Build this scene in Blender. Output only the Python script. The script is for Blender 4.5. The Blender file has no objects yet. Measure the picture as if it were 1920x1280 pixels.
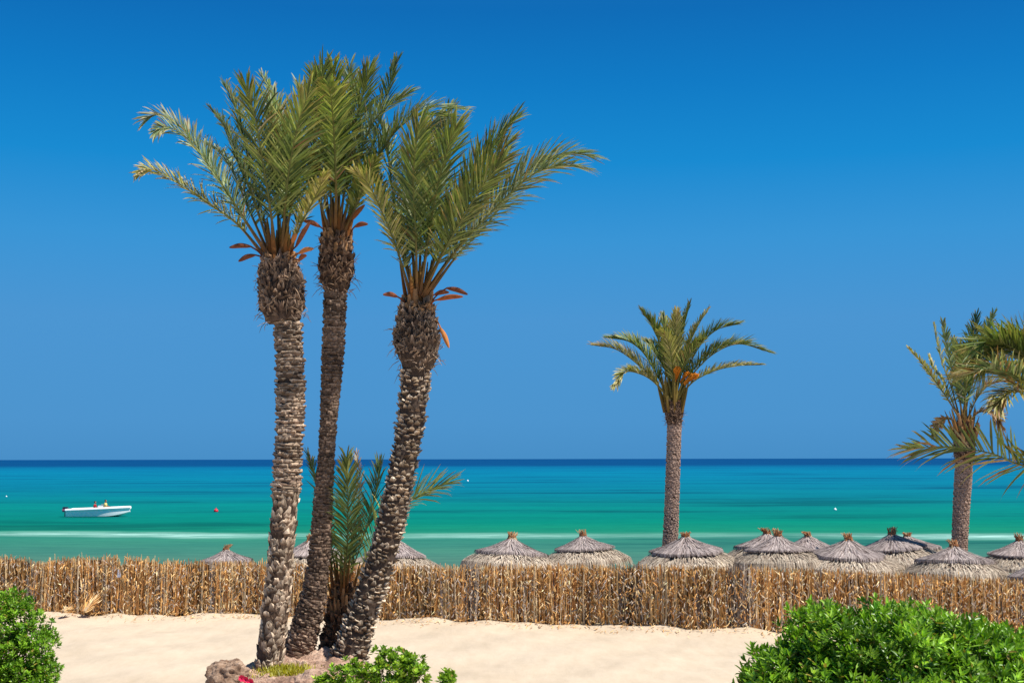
import bpy, math, random
import numpy as np
from mathutils import Vector, Matrix
PI = math.pi
rnd = random.Random(7)
rs = np.random.RandomState(11)
scene = bpy.context.scene
COL = scene.collection
H = 4.0            # eye height above the sand
F = 2400.0         # focal length in photo pixels (photo 1920 wide)
SEA = -1.7

# ------------------------------------------------------------------ camera
PITCH = math.atan(220.0 / F); ROLL = math.radians(-0.105)
cam_rot = Matrix.Rotation(math.radians(90) + PITCH, 3, 'X') @ Matrix.Rotation(ROLL, 3, 'Z')
cd = bpy.data.cameras.new('camera'); cam = bpy.data.objects.new('camera', cd); COL.objects.link(cam)
cam.matrix_world = Matrix.Translation((0, 0, H)) @ cam_rot.to_4x4()
cd.sensor_width = 36; cd.lens = F / 1920 * 36; cd.clip_end = 100000; cd.clip_start = 0.1
scene.camera = cam

def P(px, py, D):
    """world point seen at photo pixel (px,py) at distance y = D"""
    v = cam_rot @ Vector(((px - 960) / F, (640 - py) / F, -1))
    v *= D / v.y
    return np.array((v.x, v.y, v.z + H))

# ------------------------------------------------------------------ light
az, el = math.radians(116), math.radians(59)
sdir = Vector((math.cos(el) * math.sin(az), math.cos(el) * math.cos(az), math.sin(el)))
ld = bpy.data.lights.new('sun', 'SUN'); ld.energy = 5.0; ld.angle = math.radians(0.5); ld.color = (1, .955, .88)
sun = bpy.data.objects.new('sun', ld); COL.objects.link(sun)
sun.rotation_euler = sdir.to_track_quat('Z', 'Y').to_euler()
w = bpy.data.worlds.new('World'); scene.world = w; w.use_nodes = True
nt = w.node_tree; nt.nodes.clear()
sky = nt.nodes.new('ShaderNodeTexSky'); sky.sky_type = 'NISHITA'; sky.sun_disc = False
sky.sun_elevation = el; sky.sun_rotation = az; sky.altitude = 300; sky.air_density = 1.0; sky.dust_density = 0.3; sky.ozone_density = 3.0
bg = nt.nodes.new('ShaderNodeBackground'); bg.inputs[1].default_value = 0.10
def lin(c):
    return tuple(((x / 255) / 12.92 if x / 255 <= .04045 else ((x / 255 + .055) / 1.055) ** 2.4) for x in c)
# clear-air colour by height above the horizon (deep, polarised blue) blended with the physical sky
tcn = nt.nodes.new('ShaderNodeTexCoord'); sep = nt.nodes.new('ShaderNodeSeparateXYZ'); nt.links.new(tcn.outputs['Generated'], sep.inputs[0])
rmp = nt.nodes.new('ShaderNodeValToRGB'); SK = [(0, (60, 140, 200)), (.03, (66, 145, 206)), (.107, (70, 148, 210)), (.168, (52, 148, 214)), (.227, (10, 138, 210)), (.285, (0, 122, 198)), (.337, (0, 107, 184)), (.5, (40, 104, 172)), (1, (84, 120, 160))]
while len(rmp.color_ramp.elements) < len(SK): rmp.color_ramp.elements.new(.5)
for e_, (p_, c_) in zip(rmp.color_ramp.elements, SK): e_.position = p_; e_.color = (*lin(c_), 1)
nt.links.new(sep.outputs['Z'], rmp.inputs[0])
scl = nt.nodes.new('ShaderNodeVectorMath'); scl.operation = 'SCALE'; scl.inputs[3].default_value = 8.2; nt.links.new(rmp.outputs[0], scl.inputs[0])
mul = nt.nodes.new('ShaderNodeMix'); mul.data_type = 'RGBA'; mul.inputs[0].default_value = .97
wo = nt.nodes.new('ShaderNodeOutputWorld')
nt.links.new(sky.outputs[0], mul.inputs[6]); nt.links.new(scl.outputs[0], mul.inputs[7]); nt.links.new(mul.outputs[2], bg.inputs[0]); nt.links.new(bg.outputs[0], wo.inputs[0])
vs = scene.view_settings
scene.display_settings.display_device = 'sRGB'
vs.view_transform = 'Standard'; vs.look = 'None'; vs.exposure = 0.28; vs.gamma = 1; vs.use_curve_mapping = False
scene.cycles.max_bounces = 6; scene.cycles.transparent_max_bounces = 8

def lin(c):
    return tuple(((x / 255) / 12.92 if x / 255 <= .04045 else ((x / 255 + .055) / 1.055) ** 2.4) for x in c)

# ------------------------------------------------------------------ materials
class NT:
    def __init__(s, name):
        s.m = bpy.data.materials.new(name); s.m.use_nodes = True; s.t = s.m.node_tree; s.t.nodes.clear()
        s.out = s.n('OutputMaterial')
    def n(s, kind, **kw):
        x = s.t.nodes.new('ShaderNode' + kind)
        for k, v in kw.items(): setattr(x, k, v)
        return x
    def l(s, a, b): s.t.links.new(a, b)
    def noise(s, scale, detail=4, vec=None, rough=.6):
        x = s.n('TexNoise'); x.inputs['Scale'].default_value = scale; x.inputs['Detail'].default_value = detail
        x.inputs['Roughness'].default_value = rough
        if vec: s.l(vec, x.inputs['Vector'])
        return x.outputs['Fac']
    def map(s, scale=(1, 1, 1), src='Object'):
        tc = s.n('TexCoord'); mp = s.n('Mapping'); mp.inputs['Scale'].default_value = scale
        s.l(tc.outputs[src], mp.inputs[0]); return mp.outputs[0]
    def pos(s, scale=(1, 1, 1)):
        g = s.n('NewGeometry'); mp = s.n('Mapping'); mp.inputs['Scale'].default_value = scale
        s.l(g.outputs['Position'], mp.inputs[0]); return mp.outputs[0]
    def ramp(s, fac, stops, interp='LINEAR'):
        r = s.n('ValToRGB'); r.color_ramp.interpolation = interp
        e = r.color_ramp.elements
        while len(e) < len(stops): e.new(0.5)
        for i, (p, c) in enumerate(stops):
            e[i].position = p; e[i].color = (*c[:3], 1)
        s.l(fac, r.inputs[0]); return r.outputs[0]
    def mix(s, fac, a, b, mode='MIX'):
        x = s.n('Mix', data_type='RGBA', blend_type=mode)
        for sock, v in ((x.inputs[0], fac), (x.inputs[6], a), (x.inputs[7], b)):
            if hasattr(v, 'is_linked'): s.l(v, sock)
            elif isinstance(v, (int, float)): sock.default_value = v
            else: sock.default_value = (*v[:3], 1)
        return x.outputs[2]
    def math(s, op, a, b=None, c=None):
        x = s.n('Math', operation=op)
        for i, v in enumerate((a, b, c)):
            if v is None: continue
            if hasattr(v, 'is_linked'): s.l(v, x.inputs[i])
            else: x.inputs[i].default_value = v
        return x.outputs[0]
    def bump(s, h, strength=.5, dist=.02):
        b = s.n('Bump'); b.inputs['Strength'].default_value = strength; b.inputs['Distance'].default_value = dist
        s.l(h, b.inputs['Height']); return b.outputs[0]
    def pbsdf(s, col, rough=.8, spec=.3, normal=None, metallic=0):
        p = s.n('BsdfPrincipled')
        if hasattr(col, 'is_linked'): s.l(col, p.inputs['Base Color'])
        else: p.inputs['Base Color'].default_value = (*col[:3], 1)
        p.inputs['Roughness'].default_value = rough; p.inputs['Specular IOR Level'].default_value = spec
        p.inputs['Metallic'].default_value = metallic
        if normal: s.l(normal, p.inputs['Normal'])
        return p.outputs[0]
    def done(s, sh): s.l(sh, s.out.inputs[0]); return s.m

def attr_col(b, name='Col'):
    a = b.n('Attribute'); a.attribute_name = name; return a.outputs['Color']

def mat_leaf(name, trans=.3, rough=.45, spec=.35):
    b = NT(name); c = attr_col(b)
    nz = b.noise(9, 3, b.pos())
    c2 = b.mix(1.0, c, b.ramp(nz, [(.3, (.75, .75, .75)), (.7, (1.2, 1.2, 1.15))]), 'MULTIPLY')
    p = b.pbsdf(c2, rough, spec)
    t = b.n('BsdfTranslucent'); b.l(b.mix(1.0, c2, (1.1, 1.2, .5), 'MULTIPLY'), t.inputs[0])
    m = b.n('MixShader'); m.inputs[0].default_value = trans; b.l(p, m.inputs[1]); b.l(t.outputs[0], m.inputs[2])
    return b.done(m.outputs[0])

def mat_col(name, rough=.85, spec=.2, nscale=30, lo=.6, hi=1.35, bump=.5, dist=.015, stretch=(1, 1, 1)):
    b = NT(name); c = attr_col(b); v = b.pos(stretch)
    nz = b.noise(nscale, 6, v, .7)
    c2 = b.mix(1.0, c, b.ramp(nz, [(.3, (lo,) * 3), (.7, (hi,) * 3)]), 'MULTIPLY')
    return b.done(b.pbsdf(c2, rough, spec, b.bump(nz, bump, dist)))

def mat_plain(name, col, rough=.5, spec=.4, nscale=20, amt=.15):
    b = NT(name); nz = b.noise(nscale, 4, b.map())
    c = b.mix(1.0, col, b.ramp(nz, [(.3, (1 - amt,) * 3), (.7, (1 + amt * .5,) * 3)]), 'MULTIPLY')
    return b.done(b.pbsdf(c, rough, spec, b.bump(nz, .15, .01)))

M_leaf = mat_leaf('palm_leaf', .24, .48, .4)
M_bush = mat_leaf('bush_leaf', .28, .38, .4)
M_bark = mat_col('palm_bark', nscale=22, lo=.55, hi=1.45, bump=.9, dist=.02, stretch=(1, 1, .5))
M_reed = mat_col('dry_reed', nscale=26, lo=.6, hi=1.35, bump=.5, dist=.01, stretch=(1, 1, .25))
M_thatch = mat_col('thatch', nscale=30, lo=.7, hi=1.25, bump=.6, dist=.02)
M_wood = mat_col('dry_wood', nscale=14, lo=.7, hi=1.2, bump=.5, dist=.01, stretch=(1, 1, .2))
M_spathe = mat_col('dry_sheath', nscale=14, lo=.75, hi=1.2, bump=.3)

def mat_sand():
    b = NT('pale_sand'); v = b.pos()
    n1 = b.noise(.35, 5, v); n2 = b.noise(3.0, 6, b.pos((1, .35, 1)), .7); n3 = b.noise(60, 3, v)
    c = b.ramp(n1, [(.25, lin((198, 179, 154))), (.6, lin((210, 191, 166)))])
    c = b.mix(1.0, c, b.ramp(n2, [(.3, (.90, .89, .87)), (.65, (1.03, 1.03, 1.03))]), 'MULTIPLY')
    c = b.mix(1.0, c, b.ramp(n3, [(.3, (.95,) * 3), (.7, (1.03,) * 3)]), 'MULTIPLY')
    h = b.math('ADD', b.math('MULTIPLY', n2, 1.0), b.math('MULTIPLY', n3, .15))
    return b.done(b.pbsdf(c, .95, .1, b.bump(h, .35, .05)))
M_sand = mat_sand()

def mat_sea():
    b = NT('sea_water'); g = b.n('NewGeometry'); sx = b.n('SeparateXYZ'); b.l(g.outputs['Position'], sx.inputs[0])
    Y = sx.outputs['Y']; X = sx.outputs['X']
    # wobble of the depth bands along the shore; amplitude grows with distance
    lw = b.noise(1.0, 4, b.pos((.0035, .011, 1)), .6)
    lw2 = b.noise(1.0, 3, b.pos((.02, .05, 1)), .6)
    wob = b.math('ADD', b.math('MULTIPLY', b.math('SUBTRACT', lw, .5), .16), b.math('MULTIPLY', b.math('SUBTRACT', lw2, .5), .05))
    f0 = b.math('DIVIDE', 68.4, b.math('ADD', Y, b.math('MULTIPLY', X, .02)))
    f = b.math('MULTIPLY', f0, b.math('ADD', 1.0, wob))
    SC = [(.0, (0, 66, 114)), (.056, (0, 68, 114)), (.080, (0, 100, 136)), (.12, (0, 110, 140)), (.28, (0, 106, 126)), (.36, (0, 112, 120)), (.42, (0, 114, 112)),
          (.58, (0, 116, 98)), (.655, (18, 120, 94)), (.72, (46, 120, 100)), (.86, (58, 115, 98)), (1.0, (72, 110, 96))]
    c = b.ramp(f, [(p_, lin(c_)) for p_, c_ in SC])
    # long, thin streaks darker and paler than the bands
    s1 = b.noise(1.0, 6, b.pos((.016, .055, 1)), .68)
    c = b.mix(1.0, c, b.ramp(s1, [(.36, (.4, .62, .72)), (.45, (.9, .96, 1.0)), (.64, (1.25, 1.14, 1.08))]), 'MULTIPLY')
    s2 = b.noise(1.0, 4, b.pos((.12, .8, 1)), .7)
    c = b.mix(1.0, c, b.ramp(s2, [(.3, (.88, .92, .94)), (.7, (1.1, 1.06, 1.05))]), 'MULTIPLY')
    s3 = b.noise(1.0, 5, b.pos((.45, 2.2, 1)), .75)  # fine ripple contrast and small wave glints, painted into the sea colour
    c = b.mix(1.0, c, b.ramp(s3, [(.32, (.80, .86, .88)), (.5, (1, 1, 1)), (.70, (1.18, 1.13, 1.12))]), 'MULTIPLY')
    # breaking wave line at about 97 m
    wl = b.noise(1.0, 3, b.pos((.035, .0, 1)), .6)
    yy = b.math('ADD', b.math('SUBTRACT', b.math('ADD', Y, b.math('MULTIPLY', X, .07)), 97.0), b.math('MULTIPLY', b.math('SUBTRACT', wl, .5), 9.0))
    band = b.math('SUBTRACT', 1.0, b.math('MULTIPLY', b.math('ABSOLUTE', yy), .22))
    br = b.noise(1.0, 5, b.pos((.22, .9, 1)), .7)
    ll = b.noise(1.0, 2, b.pos((.05, .02, 1)), .5)
    foam = b.math('MULTIPLY', b.math('MAXIMUM', band, 0.0), b.math('MULTIPLY', b.math('SUBTRACT', br, .30), 3.0))
    foam = b.math('MULTIPLY', foam, b.math('MULTIPLY', b.math('SUBTRACT', ll, .25), 3.2))
    foam = b.math('MINIMUM', b.math('MAXIMUM', foam, 0.0), 1.0)
    c = b.mix(b.math('MULTIPLY', foam, .75), c, lin((190, 232, 218)))
    h = b.math('ADD', b.noise(1.0, 4, b.pos((.5, 1.6, 1)), .6), b.math('MULTIPLY', s2, .6))
    nrm = b.bump(h, .5, .15)
    d = b.n('BsdfDiffuse'); b.l(c, d.inputs[0]); b.l(nrm, d.inputs['Normal'])
    gl = b.n('BsdfGlossy'); gl.inputs['Roughness'].default_value = .35; gl.inputs[0].default_value = (.8, .9, 1, 1); b.l(nrm, gl.inputs['Normal'])
    m = b.n('MixShader'); m.inputs[0].default_value = .03; b.l(d.outputs[0], m.inputs[1]); b.l(gl.outputs[0], m.inputs[2])
    return b.done(m.outputs[0])
M_sea = mat_sea()

def mat_rock():
    b = NT('mound_rock'); v = b.pos()
    n1 = b.noise(2.2, 6, v, .7); n2 = b.noise(14, 5, v, .7)
    vo = b.n('TexVoronoi'); vo.inputs['Scale'].default_value = 7; b.l(v, vo.inputs[0])
    c = b.ramp(n1, [(.3, lin((135, 104, 84))), (.5, lin((196, 163, 140))), (.7, lin((226, 200, 176)))])
    c = b.mix(1.0, c, b.ramp(n2, [(.3, (.55, .5, .5)), (.6, (1.12, 1.1, 1.1))]), 'MULTIPLY')
    h = b.math('ADD', n2, b.math('MULTIPLY', vo.outputs[0], .6))
    return b.done(b.pbsdf(c, .95, .15, b.bump(h, .9, .06)))
M_rock = mat_rock()
def mat_stone(name, a, b_, scale=6):
    b = NT(name); v = b.pos(); n1 = b.noise(scale, 6, v, .75); n2 = b.noise(scale * 6, 4, v)
    c = b.ramp(n1, [(.35, a), (.65, b_)])
    return b.done(b.pbsdf(c, .95, .15, b.bump(b.math('ADD', n1, b.math('MULTIPLY', n2, .4)), .9, .05)))
M_darkrock = mat_stone('brown_rock', lin((112, 84, 66)), lin((202, 172, 146)))
M_white = mat_plain('boat_white', (.95, .96, .96), .3, .5, 4, .08)
M_dark = mat_plain('dark_plastic', (.03, .025, .05), .4, .5)
M_pink = mat_plain('motor_stripe', (.35, .10, .16), .4, .5)
M_glass = mat_plain('windscreen_perspex', (.25, .32, .34), .1, .6)
M_redshirt = mat_plain('red_shirt', (.40, .02, .03), .8, .2)
M_yelshirt = mat_plain('yellow_shirt', (.80, .62, .22), .8, .2)
M_skin = mat_plain('skin', (.32, .17, .10), .6, .3)
M_hair = mat_plain('hair', (.02, .012, .01), .7, .3)
M_cloth = mat_plain('dark_shorts', (.03, .03, .05), .8, .2)
M_red = mat_plain('buoy_red', (.80, .02, .04), .4, .4)
M_flower = mat_plain('pink_petals', (.78, .02, .10), .6, .3)
M_paper = mat_plain('white_cloth', (.68, .73, .85), .7, .3)
M_blue = mat_plain('blue_cloth', (.30, .55, .85), .7, .3)

# ------------------------------------------------------------------ mesh builder
class MB:
    def __init__(s): s.V = []; s.Fc = []; s.C = []; s.n = 0
    def add(s, verts, faces, cols):
        verts = np.asarray(verts, float)
        k = len(verts)
        cols = np.asarray(cols, float)
        if cols.ndim == 1: cols = np.tile(cols[:3], (k, 1))
        s.V.append(verts); s.C.append(cols)
        o = s.n
        s.Fc.extend([tuple(i + o for i in f) for f in faces]); s.n += k
    def tube(s, pts, rad, sides=6, col=(.5, .5, .5), cap=True):
        pts = np.asarray(pts, float); n = len(pts)
        rad = np.broadcast_to(np.asarray(rad, float), (n,))
        T = np.gradient(pts, axis=0); T /= np.linalg.norm(T, axis=1)[:, None] + 1e-9
        ref = np.array((0, 0, 1.)) if abs(T[0][2]) < .8 else np.array((0, 1., 0))
        A = np.cross(T, ref); A /= np.linalg.norm(A, axis=1)[:, None] + 1e-9
        B = np.cross(T, A)
        an = np.linspace(0, 2 * PI, sides, endpoint=False)
        V = (pts[:, None, :] + rad[:, None, None] * (A[:, None, :] * np.cos(an)[None, :, None] + B[:, None, :] * np.sin(an)[None, :, None])).reshape(-1, 3)
        fs = [(i * sides + j, i * sides + (j + 1) % sides, (i + 1) * sides + (j + 1) % sides, (i + 1) * sides + j) for i in range(n - 1) for j in range(sides)]
        if cap:
            fs.append(tuple(range(sides))[::-1]); fs.append(tuple(range((n - 1) * sides, n * sides)))
        col = np.asarray(col, float)
        if col.ndim == 2: col = np.repeat(col, sides, axis=0)
        s.add(V, fs, col)
    def ring_surface(s, rings, col, closed=True, cap=False):
        """rings: list of (k,3) arrays"""
        n = len(rings); k = len(rings[0]); V = np.concatenate(rings)
        fs = []
        for i in range(n - 1):
            for j in range(k if closed else k - 1):
                a = i * k + j; b_ = i * k + (j + 1) % k
                fs.append((a, b_, b_ + k, a + k))
        if cap: fs.append(tuple(range(k))[::-1]); fs.append(tuple(range((n - 1) * k, n * k)))
        s.add(V, fs, col)
    def build(s, name, mat, parent=None, smooth=False, origin=(0, 0, 0)):
        me = bpy.data.meshes.new(name)
        V = np.concatenate(s.V) - np.asarray(origin if parent is None else parent_world(parent))
        me.from_pydata(V.tolist(), [], s.Fc)
        ca = me.color_attributes.new('Col', 'FLOAT_COLOR', 'POINT')
        C = np.ones((len(V), 4)); C[:, :3] = np.clip(np.concatenate(s.C), 0, 1)
        ca.data.foreach_set('color', C.ravel())
        me.materials.append(mat)
        if smooth: me.polygons.foreach_set('use_smooth', [True] * len(me.polygons))
        me.update()
        o = bpy.data.objects.new(name, me); COL.objects.link(o)
        if parent is not None: o.parent = parent
        else: o.location = origin
        return o

def parent_world(o):
    p = np.array(o.location, float)
    while o.parent is not None:
        o = o.parent; p = p + np.array(o.location, float)
    return p

def thing(name, label, cat, loc, group=None):
    o = bpy.data.objects.new(name, None); COL.objects.link(o); o.location = tuple(loc); o.empty_display_size = .3
    o['label'] = label; o['category'] = cat
    if group: o['group'] = group
    return o
def tag(o, label, cat, group=None, kind=None):
    o['label'] = label; o['category'] = cat
    if group: o['group'] = group
    if kind: o['kind'] = kind
    return o

def nrmz(v): return v / (np.linalg.norm(v) + 1e-9)
def spline(pts, n):
    """Catmull-Rom through pts, resampled evenly"""
    pts = np.asarray(pts, float)
    p = np.vstack([2 * pts[0] - pts[1], pts, 2 * pts[-1] - pts[-2]])
    out = []
    for i in range(1, len(p) - 2):
        for t in np.linspace(0, 1, 16, endpoint=False):
            t2, t3 = t * t, t ** 3
            out.append(.5 * ((2 * p[i]) + (-p[i - 1] + p[i + 1]) * t + (2 * p[i - 1] - 5 * p[i] + 4 * p[i + 1] - p[i + 2]) * t2 + (-p[i - 1] + 3 * p[i] - 3 * p[i + 1] + p[i + 2]) * t3))
    out.append(pts[-1]); out = np.array(out)
    d = np.r_[0, np.cumsum(np.linalg.norm(np.diff(out, axis=0), axis=1))]
    q = np.linspace(0, d[-1], n)
    return np.stack([np.interp(q, d, out[:, k]) for k in range(3)], 1), d[-1]

# ------------------------------------------------------------------ ground and sea
def fence_D(px): return np.interp(px, [-300, 0, 480, 700, 860, 1100, 1300, 1500, 1920, 2200], [34.6, 34.0, 33.6, 32.9, 32.2, 31.6, 30.5, 30.3, 29.6, 29.0])

def ground_z(x, y):
    z = np.interp(y, [-10, 28, 35.5, 40, 52, 62, 75, 120, 400], [0, 0, -.05, -1.15, -1.4, -1.8, -2.4, -4, -12])
    near = np.clip((y - 18) / 6, 0, 1) * np.clip((45 - y) / 10, 0, 1)
    z = z + near * (.03 * np.sin(x * 1.3 + y * .7) + .02 * np.sin(x * 2.9 - y * 1.7) + .015 * np.sin(x * 5.1 + y * 3.3))
    return z
def build_ground():
    ys = np.concatenate([np.linspace(-30, 14, 12), np.linspace(15, 40, 130), np.linspace(41, 80, 40), np.array([100, 150, 250, 400, 1000, 4000, 60000])])
    xs = np.concatenate([np.array([-60000, -4000, -600, -150, -60, -35]), np.linspace(-22, 22, 180), np.array([35, 60, 150, 600, 4000, 60000])])
    X, Y = np.meshgrid(xs, ys)
    Z = ground_z(X, Y)
    # sand heaped along the foot of the fence
    px = 960 + X / np.maximum(Y, 1) * F
    fd = fence_D(px)
    heap = .10 * np.exp(-((Y - (fd - .15)) / .35) ** 2) * (.6 + .4 * np.sin(X * 4.2) * np.sin(X * 1.7 + 1)) * (np.abs(X) < 22)
    Z = Z + heap + (rs.rand(*X.shape) - .5) * .012 * (Y < 40)
    V = np.stack([X, Y, Z], 2).reshape(-1, 3); n = len(xs)
    fs = [(i * n + j, i * n + j + 1, (i + 1) * n + j + 1, (i + 1) * n + j) for i in range(len(ys) - 1) for j in range(n - 1)]
    m = MB(); m.add(V, fs, (1, 1, 1)); o = m.build('sand_ground', M_sand, smooth=True); o['kind'] = 'structure'; o['label'] = 'pale cream sand of the garden and the beach beyond the reed fence'
build_ground()
m = MB(); ys = [58, 80, 110, 160, 300, 800, 3000, 12000, 60000]; xs = [-60000, -5000, -500, -100, 0, 100, 500, 5000, 60000]
V = [(x, y, SEA) for y in ys for x in xs]; k = len(xs)
m.add(V, [(i * k + j, i * k + j + 1, (i + 1) * k + j + 1, (i + 1) * k + j) for i in range(len(ys) - 1) for j in range(k - 1)], (1, 1, 1))
o = m.build('sea', M_sea); o['kind'] = 'structure'; o['label'] = 'turquoise sea darkening to deep blue at the horizon'

# ------------------------------------------------------------------ palms
GREENS = {
    'green': [(.145, .200, .040), (.20, .255, .055), (.090, .140, .034), (.31, .34, .10)],
    'grey': [(.17, .23, .10), (.24, .30, .15), (.11, .17, .08), (.36, .40, .24)],
    'yellow': [(.32, .31, .08), (.40, .38, .14), (.22, .24, .06), (.52, .46, .22)],
    'dark': [(.065, .11, .035), (.09, .14, .04), (.13, .18, .06)],
    'dry': [(.34, .19, .08), (.42, .28, .14), (.26, .13, .05), (.52, .40, .22)],
}
PET = np.array((.30, .115, .030)); PETY = np.array((.30, .22, .05)); PETG = np.array((.17, .19, .05)); TAN = np.array((.42, .27, .13)); PALE = np.array((.60, .52, .36))

def frond(parent, pts, axis, leaf=.45, twist=0., pal='green', n=70, start=.2, vee=.42, lw=.03, tipdry=.35, thick=.03, dry=.0, pet=None, wind=(-.0, 0, 0), name='frond', label=None, spread=1.0, slim=1.0):
    """one pinnate frond: rachis through pts, leaflets on both sides"""
    N = 34
    C, L = spline(pts, N)
    T = np.gradient(C, axis=0); T /= np.linalg.norm(T, axis=1)[:, None]
    mb = MB()
    pet = PET if pet is None else pet
    ts = np.linspace(0, 1, N)
    cols = np.array([(1 - min(1, t / .35)) * pet + min(1, t / .35) * PETG * (1 if t < .8 else 1.1) for t in ts])
    rad = thick * np.interp(ts, [0, .06, .2, 1], [1.6, 1.0, .62, .12])
    mb.tube(C, rad, 5, cols)
    pal_ = np.array(GREENS[pal]); axis = np.asarray(axis, float)
    V = []; Fs = []; Cc = []; q = 0
    fshade = rnd.uniform(.82, 1.2)
    side_gap = 0
    tw_end = twist * rnd.uniform(.8, 1.2)
    for i in range(n):
        t0 = start + (1 - start) * (i + .5) / n
        for sd in (-1, 1):
            t = min(.999, t0 + rnd.uniform(-.5, .5) * (1 - start) / n)
            if t < start + .12 and rnd.random() < .25: continue
            f = t * (N - 1); a = int(f); u = f - a
            p = C[a] * (1 - u) + C[a + 1] * u; Tt = nrmz(T[a] * (1 - u) + T[a + 1] * u)
            inward = np.array((axis[0] - p[0], axis[1] - p[1], 0.)); inward = nrmz(inward)
            Nn = np.array((0, 0, 1.)) * (.35 + .5 * t) + inward * .8
            Nn = nrmz(Nn - Tt * np.dot(Nn, Tt)); Bn = np.cross(Tt, Nn)
            ca, sa = math.cos(tw_end), math.sin(tw_end)
            N2 = Nn * ca + Bn * sa; B2 = Bn * ca - Nn * sa
            fw = np.interp(t, [0, .3, .7, 1], [1.05, .85, .66, .26]) + rnd.gauss(0, .10)     # angle from the rachis
            fw *= spread
            vv = vee + rnd.gauss(0, .30) + (.25 if rnd.random() < .2 else 0)
            side = B2 * sd * math.cos(vv) + N2 * math.sin(vv)
            d = nrmz(Tt * math.cos(fw) + side * math.sin(fw) + np.array(wind) * .25)
            ll = leaf * np.interp(t, [start, start + .1, .45, .75, 1], [.5, .85, 1.0, .92, .58]) * rnd.uniform(.82, 1.12)
            wv = np.cross(d, N2 * .8 + Bn * rnd.uniform(-.6, .6) + Tt * rnd.uniform(-.3, .3)); wv = nrmz(wv)
            ww = lw * rnd.uniform(.7, 1.15) * slim
            g = np.array((0, 0, -1.)) * ll * rnd.uniform(.02, .22) + np.array(wind) * ll * .35
            p1 = p + d * ll * .45 + g * .12; p2 = p + d * ll * .8 + g * .5; p3 = p + d * ll + g
            V += [p - wv * ww * .3, p + wv * ww * .3, p1 - wv * ww * .5, p1 + wv * ww * .5, p2 - wv * ww * .33, p2 + wv * ww * .33, p3]
            Fs += [(q, q + 1, q + 3, q + 2), (q + 2, q + 3, q + 5, q + 4), (q + 4, q + 5, q + 6)]; q += 7
            c = pal_[rnd.randrange(len(pal_))] * fshade * rnd.uniform(.6, 1.45)
            isdry = rnd.random() < dry
            if isdry: c = np.array(GREENS['dry'][rnd.randrange(4)]) * rnd.uniform(.8, 1.2)
            ct = c
            if rnd.random() < tipdry * (.5 + t): ct = c * .35 + np.array((.34, .17, .06)) * rnd.uniform(.5, 1.1)
            Cc += [c, c, c, c, c * .5 + ct * .5, c * .5 + ct * .5, ct]
    mb.add(V, Fs, Cc)
    # spines on the lower stalk
    o = mb.build(name, M_leaf, parent)
    if label: o['label'] = label
    return o

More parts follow.
